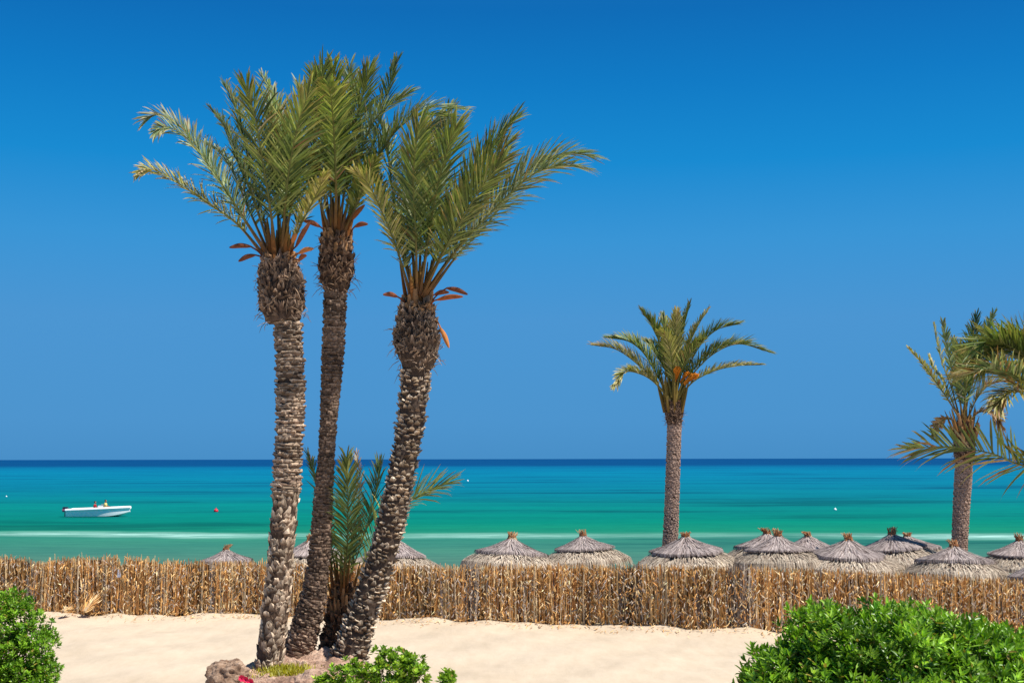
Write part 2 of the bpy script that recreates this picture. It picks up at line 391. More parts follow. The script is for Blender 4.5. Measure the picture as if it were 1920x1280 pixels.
from mathutils import noise as mnoise
def noise_v(p): return mnoise.noise(Vector(tuple(p)))
def trunk(parent, prof, D, lean=0., style='diamond', name='trunk', tint=(1, 1, 1), bands=None):
    """prof: (y, xl, xr) in photo px from the base up; D depth at the base, lean = extra depth at the top"""
    prof = np.array(prof, float)
    ys = prof[:, 0]; cx = (prof[:, 1] + prof[:, 2]) / 2; wd = (prof[:, 2] - prof[:, 1])
    n0 = 60; yy = np.linspace(ys[0], ys[-1], n0)
    order = np.argsort(ys)
    ci = np.interp(yy, ys[order], cx[order]); wi = np.interp(yy, ys[order], wd[order])
    kern = np.ones(5) / 5
    def sm(a): return np.convolve(np.pad(a, 2, mode='edge'), kern, 'valid')
    ci = sm(ci); ci = sm(ci)
    pts = np.array([P(c, y, D + lean * (k / (n0 - 1))) for k, (c, y) in enumerate(zip(ci, yy))])
    R = wi / 2 * (D / F) * .96
    seg = np.r_[0, np.cumsum(np.linalg.norm(np.diff(pts, axis=0), axis=1))]; L = seg[-1]
    mb = MB(); tint = np.array(tint)
    def at(s):
        return np.array([np.interp(s, seg, pts[:, k]) for k in range(3)])
    def rad(s): return np.interp(s, seg, R)
    # core
    m_ = int(L / .05); ss = np.linspace(0, L, m_)
    core = np.array([at(s) for s in ss]); rr = np.array([rad(s) for s in ss]) * .90
    rr = rr * (1 + .02 * np.sin(ss * 37) + .02 * rs.randn(m_))
    cc = np.tile(np.array((.085, .058, .042)) * tint, (m_, 1)) * (1 + .2 * rs.randn(m_, 1))
    mb.tube(core, rr, 18, cc)
    s = .0
    j = 0
    while s < L - .02:
        f = s / L
        c0 = at(s); T = nrmz(at(min(L, s + .1)) - at(max(0, s - .1)))
        A = nrmz(np.cross(T, (0, 1., 0))); B = np.cross(T, A); r = rad(s)
        ring = style in ('ridge', 'far') or (style == 'mix' and f > .50)
        if style == 'ridge': pitch, wdt, out, hh = .040, .15, .016, .050
        elif style == 'far': pitch, wdt, out, hh = .065, .16, .012, .075
        elif style == 'mix' and ring: pitch, wdt, out, hh = .052, .17, .034, .055
        elif style in ('mix', 'diamond'): pitch, wdt, out, hh = .060, .105, .030, .13
        elif style == 'chip': pitch, wdt, out, hh = .050, .088, .050, .062
        else: pitch, wdt, out, hh = .042, .062, .050, .13
        r = r - out * .45
        n = max(7, int(2 * PI * r / wdt))
        # scar rows spiral round the stem
        for i in range(n):
            a = 2 * PI * (i + .5 * (j % 2)) / n + j * .13 + rnd.gauss(0, .05)
            Rv = A * math.cos(a) + B * math.sin(a); Sv = -A * math.sin(a) + B * math.cos(a)
            if Rv[1] > .55: continue       # rear third only keeps the core
            o_ = out * rnd.uniform(.5, 1.45); h_ = hh * rnd.uniform(.75, 1.25); hw = PI * r / n * rnd.uniform(.85, 1.1)
            cb = c0 + T * rnd.gauss(0, pitch * .18) + T * .012 * math.sin(a * 2 + j * .4)
            rb = r * .93
            if rnd.random() < (.04 if ring else .20 if style == 'chip' else .15): continue
            tl = rnd.gauss(0, {'chip': .45, 'boot': .5}.get(style, .22))
            Tt = nrmz(T + Sv * tl * (0 if ring else 1)); 
            cs = noise_v(cb * 2.3 + Rv * .3)       # patches of weathering
            kb = rnd.random()
            lum = (1 + .5 * cs) * rnd.uniform(.55, 1.4)
            if style == 'boot':
                col = np.array((.12, .08, .058)) * lum; lt = np.array((.30, .215, .15)) * lum ** 1.4
                if f > .75 and kb < .35: lt = np.array((.50, .28, .13)) * rnd.uniform(.6, 1.2)
            elif style == 'far': col = np.array((.37, .28, .225)) * (1 + .2 * (lum - 1)); lt = np.array((.42, .33, .265)) * (1 + .2 * (lum - 1))
            elif style == 'ridge': col = np.array((.20, .15, .115)) * lum; lt = np.array((.36, .28, .21)) * lum
            elif ring: col = np.array((.24, .175, .13)) * lum; lt = np.array((.62, .49, .35)) * lum
            else: col = np.array((.19, .13, .09)) * lum; lt = np.array((.66, .54, .40)) * lum
            if kb < .12: lt = col * .7
            col = col * tint; lt = lt * tint
            jt = lambda k_=(.5 if ring else .25): T * rnd.uniform(-k_, k_) * h_ * .5
            if ring:
                hw *= 1.6; wav = T * .030 * math.sin(a * 2 + j * .35 + cs * 3) * (0.3 if style == 'far' else 1)
                b0 = cb + Rv * rb * .97 + wav; mid = cb + T * h_ * .6 + Rv * (rb + o_ * .8) + wav; top = cb + T * h_ + Rv * (rb + o_ * .75) + wav
                v = [b0 - Sv * hw * .9, b0 + Sv * hw * .9, mid - Sv * hw + jt(), mid + Sv * hw + jt(),
                     top - Sv * hw * .85 + jt() * .6, top + jt(), top + Sv * hw * .85 + jt() * .6,
                     top - Rv * (o_ + .03) - Sv * hw, top - Rv * (o_ + .03) + Sv * hw]
            else:
                b0 = cb + Rv * rb * .98; mid = cb + Tt * h_ * rnd.uniform(.35, .6) + Rv * (rb + o_ * .5); top = cb + Tt * h_ + Rv * (rb + o_)
                e0, e1 = rnd.uniform(.15, .75), rnd.uniform(.15, .75)
                v = [b0 - Sv * hw * .5, b0 + Sv * hw * .5, mid - Sv * hw * .95 + jt(), mid + Sv * hw * .95 + jt(),
                     top - Sv * hw * e0 + jt(.6), top + jt(.9) + Rv * rnd.uniform(-.3, .4) * o_, top + Sv * hw * e1 + jt(.6),
                     top - Rv * (o_ + .03) - Sv * hw * .8 - T * .01, top - Rv * (o_ + .03) + Sv * hw * .8 - T * .01]
            fs = [(0, 1, 3, 2), (2, 3, 6, 5, 4), (4, 5, 6, 8, 7), (0, 2, 4, 7), (1, 8, 6, 3)]
            mb.add(v, fs, [col * .7, col * .7, col, col, lt, lt, lt, lt * .9, lt * .9])
        # loose fibres round the leaf bases
        if style == 'boot':
            for q in range(7):
                a = rnd.uniform(PI * .0, 2 * PI); Rv = A * math.cos(a) + B * math.sin(a)
                if Rv[1] > .5: continue
                Sv = -A * math.sin(a) + B * math.cos(a); pp = c0 + Rv * (r + out * .5); L_ = rnd.uniform(.06, .22)
                dd = nrmz(T * rnd.uniform(-.8, 1) + Sv * rnd.gauss(0, .8) + Rv * rnd.uniform(.1, .8))
                cf = np.array((.34, .24, .16)) * rnd.uniform(.4, 1.4) * tint
                mb.tube([pp, pp + dd * L_ * .5 + Rv * .01, pp + dd * L_ - T * L_ * .15], [.007, .005, .002], 3, cf, False)
        s += pitch; j += 1
    return mb.build(name, M_bark, parent), at(L), pts

def sheath(parent, p0, p1, p2, wd=.07, col=(.30, .10, .035), name='flower_sheath'):
    """dry boat-shaped spathe on a stalk: p0 root, p1 blade start, p2 blade tip"""
    mb = MB(); p0, p1, p2 = map(np.asarray, (p0, p1, p2)); col = np.array(col)
    C, L = spline([p0, p0 * .5 + p1 * .5 + np.array((0, 0, .03)), p1], 8)
    mb.tube(C, .012, 5, col * .7)
    k = 9; C, L = spline([p1, p1 * .5 + p2 * .5 + np.array((0, 0, .02)), p2], k)
    d = nrmz(p2 - p1); side = nrmz(np.cross(d, (0, 1., .25))); nn = np.cross(d, side)
    rings = []
    for i, c in enumerate(C):
        t = i / (k - 1); w_ = wd * math.sin(PI * min(1, t * .9 + .07)) ** .7 + .003
        rings.append(np.array([c - side * w_, c - side * w_ * .5 + nn * w_ * .45, c + nn * w_ * .6, c + side * w_ * .5 + nn * w_ * .45, c + side * w_, c + nn * w_ * .25]))
    mb.ring_surface(rings, col * rnd.uniform(.8, 1.2), True, True)
    return mb.build(name, M_spathe, parent)

def make_palm(label, prof, collar, D, cpx, fronds, style, group=None, leaf=.55, lw=.024, extra=1, thick=.03, n=70, sheaths=(), cats='palm tree', name='palm_tree', tint=(1, 1, 1), lean=0., stubs=8, petlen=1, pets=None, wind=(0, 0, 0), tipdry=.35):
    base = P((prof[0][1] + prof[0][2]) / 2, prof[0][0], D)
    root = thing(name, label, cats, base, group)
    t_, top, _ = trunk(root, prof, D, lean, style, tint=tint)
    Dt = D + lean
    if collar:
        trunk(root, collar, Dt, 0, 'boot', 'leaf_base_collar', tint=tint)
    c = P(cpx[0], cpx[1], Dt)
    s = Dt / F
    # heart of the crown: packed stalk bases and unopened spear leaves
    mb = MB()
    for i in range(26):
        a = rnd.uniform(0, 2 * PI); r0 = rnd.uniform(.02, 1) * 17 * s; h = rnd.uniform(30, 85) * s * petlen
        p0 = c + np.array((math.cos(a) * r0, math.sin(a) * r0, -25 * s)); p1 = c + np.array((math.cos(a) * r0 * 2.1, math.sin(a) * r0 * 2.1, h))
        mb.tube([p0, p0 * .5 + p1 * .5, p1], [.045 * thick / .03, .030 * thick / .03, .008], 5, np.array([(PET if pets is None else PET * .5 + np.array(pets) * .4) * .7, (PET if pets is None else np.array(pets) * .8) * rnd.uniform(.5, 1.1), PETY * rnd.uniform(.5, 1)]))
    for i in range(stubs):      # cut stalk stubs
        a = rnd.uniform(PI, 2 * PI); r0 = 20 * s
        p0 = c + np.array((math.cos(a) * r0, math.sin(a) * r0, rnd.uniform(-45, -10) * s)); p1 = p0 + np.array((math.cos(a) * 8 * s, math.sin(a) * 8 * s, rnd.uniform(18, 34) * s))
        cc = np.array((.50, .27, .12)) * rnd.uniform(.5, 1.2)
        mb.tube([p0, p0 * .5 + p1 * .5, p1], [.05 * thick / .03, .045 * thick / .03, .022 * thick / .03], 6, np.array([cc * .5, cc * .8, cc]))
    crown = mb.build('crown', M_spathe, root)
    for fr in fronds:
        px = fr['p']; dt = fr.get('d', 0.)
        for e in range(1 + ((extra if rnd.random() < .6 else 0) if not fr.get('solo') else fr.get('x', 0))):
            jx = (rnd.gauss(0, 10), rnd.gauss(0, 9)) if e else (0, 0)
            if e: dt2 = dt + rnd.choice((-1, 1)) * rnd.uniform(.35, 1.1) * 60 * s / .5
            else: dt2 = dt
            m_ = len(px); pts = []
            a0 = rnd.uniform(0, 2 * PI)
            for k, (x, y) in enumerate(px):
                t = k / (m_ - 1)
                sc_ = 1 if not e else .93
                x = px[0][0] + (x - px[0][0]) * sc_; y = px[0][1] + (y - px[0][1]) * sc_
                pts.append(P(x + jx[0] * t, y + jx[1] * t, Dt + dt2 * t ** 1.15))
            pts[0] = pts[0] + np.array((0, np.sign(dt2) * 7 * s, 0))
            kw = dict(leaf=leaf * fr.get('l', 1), twist=fr.get('tw', 0) + (rnd.uniform(-.4, .4) if e else 0), pal=fr.get('c', 'green') if not e else rnd.choice(['green', 'grey', fr.get('c', 'green')]),
                      n=int(n * fr.get('n', 1)), start=fr.get('s', .2), vee=fr.get('v', .42), lw=lw * fr.get('lw', 1), tipdry=fr.get('td', tipdry), thick=thick, dry=fr.get('dry', 0.02), pet=fr.get('pet', pets), wind=fr.get('w', wind), spread=fr.get('sp', 1), label=fr.get('label') if not e else None)
            frond(crown, pts, (c[0], c[1]), **kw)
    for sh in sheaths:
        p0, p1, p2 = sh[:3]; dd = sh[3] if len(sh) > 3 else -.2
        sheath(root, P(*p0, Dt), P(*p1, Dt + dd), P(*p2, Dt + dd * 1.3), wd=.036 * (D / 20), col=sh[4] if len(sh) > 4 else (.20, .065, .03))
    return root

DP = 18.5
# --- front left palm
f1 = [
 dict(p=[(503, 478), (455, 405), (400, 320), (348, 248), (305, 216), (276, 222)], d=-.4, tw=-.75, c='grey', td=.7, l=.82, v=.3, solo=1, x=1),
 dict(p=[(500, 485), (445, 420), (385, 378), (320, 335), (284, 318), (260, 324)], d=-.8, tw=-.7, c='yellow', td=.8, l=.66, v=.35, solo=1),
 dict(p=[(510, 478), (470, 360), (440, 290), (418, 235), (395, 205)], d=.5, tw=.2, c='dark', l=.7),
 dict(p=[(512, 475), (478, 350), (460, 270), (440, 200), (422, 160)], d=.9, tw=.1, c='dark', l=.8),
 dict(p=[(518, 478), (508, 400), (492, 300), (478, 220), (462, 165)], d=-1.4, tw=.05, c='green', l=1.15, solo=1),
 dict(p=[(527, 478), (540, 380), (545, 290), (528, 210), (492, 145)], d=.8, tw=.3, c='green', l=.75),
 dict(p=[(530, 478), (548, 380), (572, 280), (595, 200), (605, 132)], d=-.9, tw=-.1, c='green', l=1.1),
 dict(p=[(530, 478), (535, 380), (545, 300), (560, 230), (580, 170)], d=-1.5, tw=0, c='green', l=1.15, solo=1),
 dict(p=[(536, 480), (565, 400), (590, 330), (615, 275), (640, 240)], d=.6, tw=.3, c='green', l=.8),
 dict(p=[(540, 482), (562, 425), (585, 380), (600, 350), (608, 330)], d=-.9, tw=.2, c='yellow', l=.6, solo=1),
 dict(p=[(505, 480), (470, 400), (440, 330), (415, 290), (385, 270)], d=1.2, tw=.2, c='grey', l=.75),
 dict(p=[(524, 475), (520, 380), (515, 300), (512, 240), (508, 190)], d=1.3, tw=0, c='dark', l=1.0),
]
sh1 = [((500, 490), (470, 462), (430, 464), -.3), ((500, 492), (478, 478), (447, 490), -.2), ((540, 485), (555, 462), (583, 414), -.2), ((545, 490), (560, 475), (588, 466), -.3, (.42, .16, .05)), ((545, 492), (560, 488), (575, 478), -.4), ((540, 480), (548, 455), (556, 438), -.4, (.42, .16, .05))]
make_palm('leftmost tall palm of the clump, swollen ragged collar under arching grey-green fronds reaching furthest left',
          [(1275, 474, 530), (1248, 478, 530), (1200, 484, 536), (1150, 489, 541), (1080, 498, 548), (1000, 505, 555), (900, 512, 564), (800, 519, 569), (720, 519, 572), (650, 517, 567), (600, 512, 566)],
          [(602, 497, 571), (585, 488, 573), (540, 485, 570), (505, 488, 560), (488, 497, 552)], DP - .2, (524, 482), f1, 'mix', 'tall palms growing together on the mound',
          sheaths=sh1, tint=(1.05, 1, .97), n=100, wind=(.12, 0, 0))
# --- middle palm
f2 = [
 dict(p=[(625, 435), (618, 330), (610, 240), (600, 180), (590, 145)], d=-1.0, c='green', l=1.05),
 dict(p=[(630, 435), (632, 330), (630, 230), (628, 170), (624, 128)], d=-1.3, c='green', l=1.1),
 dict(p=[(636, 435), (650, 330), (665, 240), (680, 180), (690, 135)], d=-.9, c='green', l=1.05),
 dict(p=[(640, 438), (675, 350), (700, 270), (722, 190), (742, 118)], d=.6, c='green', l=.9, tw=.2),
 dict(p=[(642, 438), (690, 340), (730, 260), (790, 205), (862, 205)], d=.4, c='grey', l=.85, tw=.3, v=.65, solo=1, x=1),
 dict(p=[(620, 438), (600, 380), (580, 330), (570, 300), (562, 275)], d=-.7, c='yellow', l=.75, solo=1),
 dict(p=[(645, 440), (665, 390), (680, 350), (692, 320), (705, 300)], d=-.8, c='green', l=.7, solo=1),
 dict(p=[(628, 435), (640, 320), (650, 230), (655, 180), (655, 128)], d=1.2, c='dark', l=1.0),
 dict(p=[(622, 435), (600, 330), (585, 250), (575, 200), (560, 160)], d=1.0, c='dark', l=.9),
 dict(p=[(640, 436), (665, 330), (690, 250), (715, 210), (760, 178)], d=-.6, c='grey', l=.95, tw=.3),
]
sh2 = [((615, 445), (600, 425), (568, 414), -.3), ((655, 445), (665, 425), (690, 420), -.3), ((650, 440), (660, 412), (684, 384), -.2, (.25, .09, .03))]
make_palm('slender darker palm in the middle of the clump of tall palms, crown highest of all',
          [(1262, 512, 578), (1228, 526, 583), (1190, 543, 598), (1150, 557, 604), (1100, 570, 612), (1050, 579, 618), (950, 588, 623), (850, 598, 627), (750, 602, 635), (680, 604, 643), (600, 607, 648), (545, 608, 650)],
          [(548, 604, 655), (520, 600, 662), (500, 598, 664), (465, 602, 660), (445, 608, 652)], DP + .4, (631, 440), f2, 'ridge', 'tall palms growing together on the mound',
          sheaths=sh2, tint=(.90, .80, .74), n=100, wind=(.12, 0, 0))
# --- right palm of the clump
f3 = [
 dict(p=[(772, 558), (742, 460), (715, 395), (690, 345), (664, 322)], d=-.9, tw=.3, c='yellow', l=.72, solo=1, td=.3),
 dict(p=[(775, 555), (752, 440), (735, 350), (725, 280), (715, 235)], d=.7, tw=.2, c='green', l=.9),
 dict(p=[(780, 552), (772, 440), (775, 340), (790, 260), (830, 215)], d=.9, tw=.2, c='grey', l=.95),
 dict(p=[(782, 552), (780, 450), (775, 350), (778, 290), (785, 235)], d=-1.4, c='green', l=1.2, solo=1),
 dict(p=[(788, 552), (805, 440), (820, 350), (838, 285), (855, 235)], d=-1.3, c='green', l=1.2),
 dict(p=[(790, 555), (835, 440), (880, 350), (922, 272), (962, 225)], d=-.4, tw=-.4, c='green', l=1.1, solo=1, x=1),
 dict(p=[(794, 558), (860, 460), (930, 380), (1000, 312), (1058, 288), (1104, 292)], d=-.5, tw=-.6, c='grey', l=.98, v=.35, solo=1, x=1),
 dict(p=[(796, 560), (858, 478), (905, 430), (950, 375), (1000, 320), (1050, 292)], d=.6, tw=-.3, c='green', l=.85, solo=1),
 dict(p=[(792, 556), (830, 470), (865, 400), (905, 330), (950, 270)], d=-1.0, tw=-.2, c='green', l=1.1),
 dict(p=[(778, 555), (748, 460), (722, 400), (705, 350), (695, 300)], d=.9, tw=.2, c='green', l=.85),
 dict(p=[(786, 552), (790, 430), (800, 340), (818, 260), (845, 205)], d=1.2, tw=0, c='dark', l=1.0),
]
sh3 = [((770, 580), (745, 556), (718, 552), -.3), ((805, 570), (838, 540), (877, 552), -.3), ((805, 575), (820, 562), (868, 556), -.5, (.40, .11, .03)), ((815, 600), (826, 615), (842, 652), -.4, (.48, .18, .05)), ((805, 568), (815, 552), (842, 548), .1)]
make_palm('leaning palm right in the clump, rough pale-chipped trunk, longest frond arching right',
          [(1262, 606, 686), (1222, 622, 692), (1180, 640, 704), (1140, 655, 712), (1100, 670, 728), (1050, 687, 742), (1000, 702, 757), (950, 712, 768), (900, 722, 776), (850, 735, 787), (800, 742, 798), (750, 747, 803), (692, 750, 810)],
          [(694, 752, 812), (670, 742, 824), (650, 738, 827), (620, 741, 821), (590, 748, 814), (575, 756, 806)], DP + .1, (783, 562), f3, 'chip', 'tall palms growing together on the mound',
          sheaths=sh3, n=100, stubs=16, wind=(.12, 0, 0))
# --- young palm low in the clump
f4 = [
 dict(p=[(640, 1110), (650, 1040), (652, 980), (652, 920), (650, 858)], d=-.6, c='green', l=1.02, solo=1, s=.12, v=.2, n=1.5),
 dict(p=[(645, 1110), (670, 1040), (690, 980), (705, 920), (712, 875)], d=.5, c='dark', l=1.2, solo=1, s=.15, n=1.3),
 dict(p=[(655, 1110), (700, 1020), (740, 965), (790, 925), (838, 905)], d=.5, c='green', l=1.45, solo=1, td=.9, tw=-.9, v=.4, n=1.2),
 dict(p=[(635, 1110), (620, 1020), (605, 950), (590, 890), (576, 850)], d=.6, c='green', l=.7, solo=1),
 dict(p=[(638, 1110), (622, 1060), (612, 1010), (606, 970), (604, 930)], d=.3, c='green', l=.6, solo=1),
 dict(p=[(640, 1110), (655, 1030), (668, 960), (675, 900), (668, 850)], d=.9, c='dry', l=.5, solo=1, td=1, lw=.6),
]
make_palm('young short palm with green upright fronds low between the tall trunks',
          [(1240, 596, 660), (1212, 600, 662), (1190, 606, 668), (1160, 614, 668), (1120, 624, 662), (1100, 630, 655)], None, DP + .7, (642, 1112), f4, 'boot', 'small palms on the mound', thick=.018, n=64, leaf=.42, extra=0, name='young_palm', tint=(.95, .75, .6), stubs=10)

# --- palm beyond the fence, between the parasols
DM = 45.5
def sf(tx, ty, cx, cy, bx, by, **k):
    mx = (bx + cx) / 2 + rnd.uniform(-3, 3); my = (by + cy) / 2
    return dict(p=[(bx, by), (mx, my), (cx, cy), (tx, ty)], **k)
f5 = [
 dict(p=[(1255, 750), (1225, 712), (1190, 678), (1155, 655), (1120, 648)], d=-.6, c='yellow', tw=-.3, solo=1, v=.8, sp=.85, td=.8),
 dict(p=[(1256, 748), (1230, 700), (1205, 660), (1178, 640), (1146, 634)], d=.8, c='green', tw=-.3, solo=1, v=.8, sp=.85),
 dict(p=[(1256, 750), (1225, 715), (1198, 700), (1172, 698), (1152, 722)], d=-1.4, c='yellow', l=.75, solo=1, v=.8, sp=.85),
 dict(p=[(1259, 745), (1248, 690), (1235, 640), (1222, 610), (1207, 588)], d=-.8, c='green', solo=1, v=.8, sp=.85),
 dict(p=[(1260, 745), (1255, 690), (1250, 650), (1247, 620), (1243, 595)], d=1.3, c='green', l=.9, solo=1, v=.8, sp=.85),
 dict(p=[(1262, 745), (1263, 690), (1265, 650), (1266, 620), (1268, 590)], d=-1.4, c='yellow', solo=1, v=.8, sp=.85),
 dict(p=[(1265, 745), (1270, 690), (1277, 640), (1284, 605), (1292, 574)], d=.4, c='green', l=.85, solo=1, v=.8, sp=.85),
 dict(p=[(1267, 745), (1280, 690), (1295, 640), (1312, 605), (1328, 580)], d=1.1, c='yellow', l=.6, solo=1, v=.8, sp=.85),
 dict(p=[(1268, 747), (1290, 690), (1315, 645), (1345, 618), (1380, 608)], d=-.8, c='green', solo=1, v=.8, sp=.85),
 dict(p=[(1270, 748), (1300, 700), (1340, 662), (1385, 645), (1436, 658)], d=-.8, c='green', solo=1, v=.8, sp=.85, tw=.2),
 dict(p=[(1270, 750), (1300, 715), (1340, 695), (1380, 686), (1425, 684)], d=.9, c='yellow', l=.7, solo=1, v=.8, sp=.85, tw=.2),
 dict(p=[(1269, 748), (1295, 700), (1325, 668), (1360, 648), (1395, 644)], d=.6, c='green', l=.85, solo=1, v=.8, sp=.85),
 dict(p=[(1262, 745), (1262, 700), (1258, 665), (1252, 640), (1240, 625)], d=-1.6, c='yellow', l=.9, solo=1, v=.8, sp=.85),
 dict(p=[(1264, 745), (1275, 700), (1290, 670), (1305, 650), (1318, 640)], d=-1.6, c='green', l=.9, solo=1, v=.8, sp=.85),
 dict(p=[(1262, 745), (1250, 700), (1235, 670), (1222, 650), (1210, 640)], d=1.5, c='green', l=.9, solo=1, v=.8, sp=.85),
]
pm = make_palm('lone straight palm rising behind the parasols, orange date stalks in an open crown',
          [(1062, 1236, 1272), (1020, 1242, 1271), (950, 1246, 1273), (860, 1249, 1276), (790, 1251, 1278)],
          [(797, 1249, 1278), (780, 1247, 1281), (765, 1247, 1281), (755, 1250, 1277)], DM, (1263, 748), f5, 'far', 'palms on the beach', leaf=.76, lw=.040, n=130, thick=.045, extra=0, petlen=.8, pets=PETY * 1.2, stubs=0, tint=(1.05, .95, .9))
def date_cluster(parent, px, py, D, r, dd):
    mb = MB(); c = P(px, py, D + dd)
    b = P(1263, 745, D)
    for i in range(46):
        v = rs.randn(3); v /= np.linalg.norm(v); e = c + v * r * np.array((1, .8, .75)) * rnd.uniform(.5, 1)
        C, _ = spline([b + (c - b) * .55, c * .5 + b * .5 + (e - c) * .3 + np.array((0, 0, .1)), e], 5)
        mb.tube(C, .012, 3, np.array((.62, .22, .02)) * rnd.uniform(.7, 1.2), False)
        for k in range(3):
            q = e * (1 - k * .15) + C[-2] * (k * .15)
            mb.tube([q - (0, 0, .03), q, q + (0, 0, .03)], [.012, .028, .01], 4, np.array((.70, .24, .02)) * rnd.uniform(.7, 1.2), False)
    return mb.build('date_cluster', M_spathe, parent)
date_cluster(pm, 1270, 692, DM, .13, -.5); date_cluster(pm, 1303, 704, DM, .15, -.5); date_cluster(pm, 1288, 700, DM, .11, -.2)

# --- palm at the right edge, beach side
D6 = 43.5
f6 = [
 dict(p=[(1800, 790), (1775, 745), (1750, 710), (1728, 680), (1704, 652)], d=-.6, c='yellow', l=.28, solo=1, tw=.3),
 dict(p=[(1803, 788), (1785, 730), (1770, 690), (1758, 650), (1751, 612)], d=.5, c='yellow', l=.42, solo=1),
 dict(p=[(1805, 788), (1792, 720), (1782, 680), (1774, 640), (1768, 605)], d=-.6, c='grey', l=.42, solo=1),
 dict(p=[(1806, 788), (1800, 740), (1795, 700), (1791, 670), (1788, 640)], d=.9, c='green', l=.5, solo=1),
 dict(p=[(1802, 788), (1780, 740), (1765, 710), (1750, 690), (1742, 668)], d=.9, c='yellow', l=.3, solo=1),
 dict(p=[(1808, 788), (1812, 720), (1818, 670), (1825, 630), (1830, 595)], d=.6, c='dark', l=.65, solo=1),
 dict(p=[(1810, 788), (1820, 720), (1835, 660), (1850, 620), (1862, 592)], d=.9, c='dark', l=.65, solo=1),
 dict(p=[(1810, 790), (1830, 750), (1850, 725), (1875, 715), (1900, 722)], d=-.6, c='yellow', l=.5, solo=1, dry=.3),
 dict(p=[(1812, 792), (1832, 775), (1850, 770), (1868, 780), (1880, 800)], d=-.8, c='dry', l=.42, solo=1, dry=1, td=1, label='dry brown drooping frond'),
 dict(p=[(1808, 790), (1810, 740), (1812, 700), (1808, 670), (1800, 650)], d=-1.0, c='green', l=.6, solo=1),
 dict(p=[(1800, 795), (1780, 785), (1765, 790), (1755, 800), (1748, 815)], d=.6, c='dry', l=.3, solo=1, dry=1),
]
make_palm('palm near the right edge behind the parasols, thin fronds with a brown drooping one',
          [(1062, 1778, 1812), (1020, 1784, 1814), (950, 1787, 1818), (900, 1789, 1822), (860, 1791, 1824)],
          [(862, 1789, 1826), (840, 1788, 1828), (815, 1790, 1826), (795, 1795, 1820)], D6, (1808, 795), f6, 'far', 'palms on the beach', leaf=1.15, lw=.055, n=62, thick=.04, extra=0, petlen=.45, pets=np.array((.34, .17, .05)), stubs=6, tint=(1.0, .9, .85))

# --- near palm whose trunk stands outside the frame
D7 = 23.0
f7 = [
 dict(p=[(2005, 765), (1950, 690), (1895, 650), (1850, 640), (1822, 680)], d=-.6, c='green', l=1.1, solo=1, x=1, tw=.2),
 dict(p=[(2000, 775), (1955, 735), (1905, 705), (1865, 692), (1815, 698)], d=-1.2, c='grey', l=1.0, solo=1, x=1, td=.7, dry=.15, tw=.2),
 dict(p=[(2005, 760), (1960, 680), (1920, 645), (1890, 632), (1865, 645)], d=.4, c='green', l=1.1, solo=1, x=1),
 dict(p=[(2010, 765), (1985, 690), (1958, 650), (1932, 632), (1905, 645)], d=.4, c='green', l=1.0, solo=1),
 dict(p=[(2000, 780), (1960, 750), (1925, 735), (1890, 738), (1868, 760)], d=-.9, c='yellow', l=.9, solo=1, dry=.2),
 dict(p=[(2005, 830), (1930, 872), (1860, 850), (1790, 838), (1735, 838), (1700, 842)], d=-1.0, c='green', l=1.15, tw=1.15, solo=1, s=.08, td=.3, v=.25, dry=.22, n=.55, lw=1.2, sp=1.0, label='sparse low frond with bleached tip'),
 dict(p=[(2030, 760), (2060, 680), (2100, 620), (2150, 600), (2200, 640)], d=.4, c='green', solo=1),
 dict(p=[(2030, 765), (2080, 720), (2130, 690), (2180, 700), (2220, 750)], d=-.6, c='green', solo=1),
 dict(p=[(2015, 755), (2015, 660), (2020, 580), (2030, 530), (2050, 500)], d=.5, c='green', solo=1),
 dict(p=[(2005, 775), (1975, 780), (1950, 800), (1932, 830), (1925, 862)], d=-.5, c='dry', l=.45, solo=1, dry=.6),
]
make_palm('palm standing just past the right edge, only its arching fronds reaching into view',
          [(1240, 1995, 2065), (1100, 1992, 2056), (950, 1992, 2050), (860, 1990, 2045)], [(862, 1985, 2050), (820, 1982, 2052), (785, 1992, 2042)], D7, (2016, 785), f7, 'diamond', None, leaf=.72, lw=.036, n=96, extra=1, wind=(.1, 0, 0))

# ------------------------------------------------------------------ mound, rocks
MC = P(556, 1235, 18.25)
def mound_z(x, y):
    dx = (x - MC[0]) / 1.45; dy = (y - MC[1]) / 1.55
    return (1.20 + .12 * (y - MC[1]) + .10 * dx) * math.exp(-(dx * dx + dy * dy) ** 2.6) - .06
cm = MC
mb = MB(); nr, na = 90, 190; rings = []
for i in range(nr):
    r = 2.7 * (i / (nr - 1)) + .01
    ring = []
    for j in range(na):
        a = 2 * PI * j / na
        x = cm[0] + r * math.cos(a) * (1 + .06 * math.sin(3 * a + 1)); y = cm[1] + r * math.sin(a) * (1 + .05 * math.sin(2 * a))
        z = mound_z(x, y) + .09 * noise_v((x * 2.2, y * 2.2, 0)) + .06 * abs(noise_v((x * 5, y * 5, 3))) + .035 * noise_v((x * 13, y * 13, 1)) + rnd.gauss(0, .006)
        ring.append((x, y, max(z, -.3)))
    rings.append(np.array(ring))
mb.ring_surface(rings, (1, 1, 1)); o = mb.build('rocky_mound', M_rock, smooth=True); o['kind'] = 'structure'; o['label'] = 'rocky earth mound under the clump of palms'

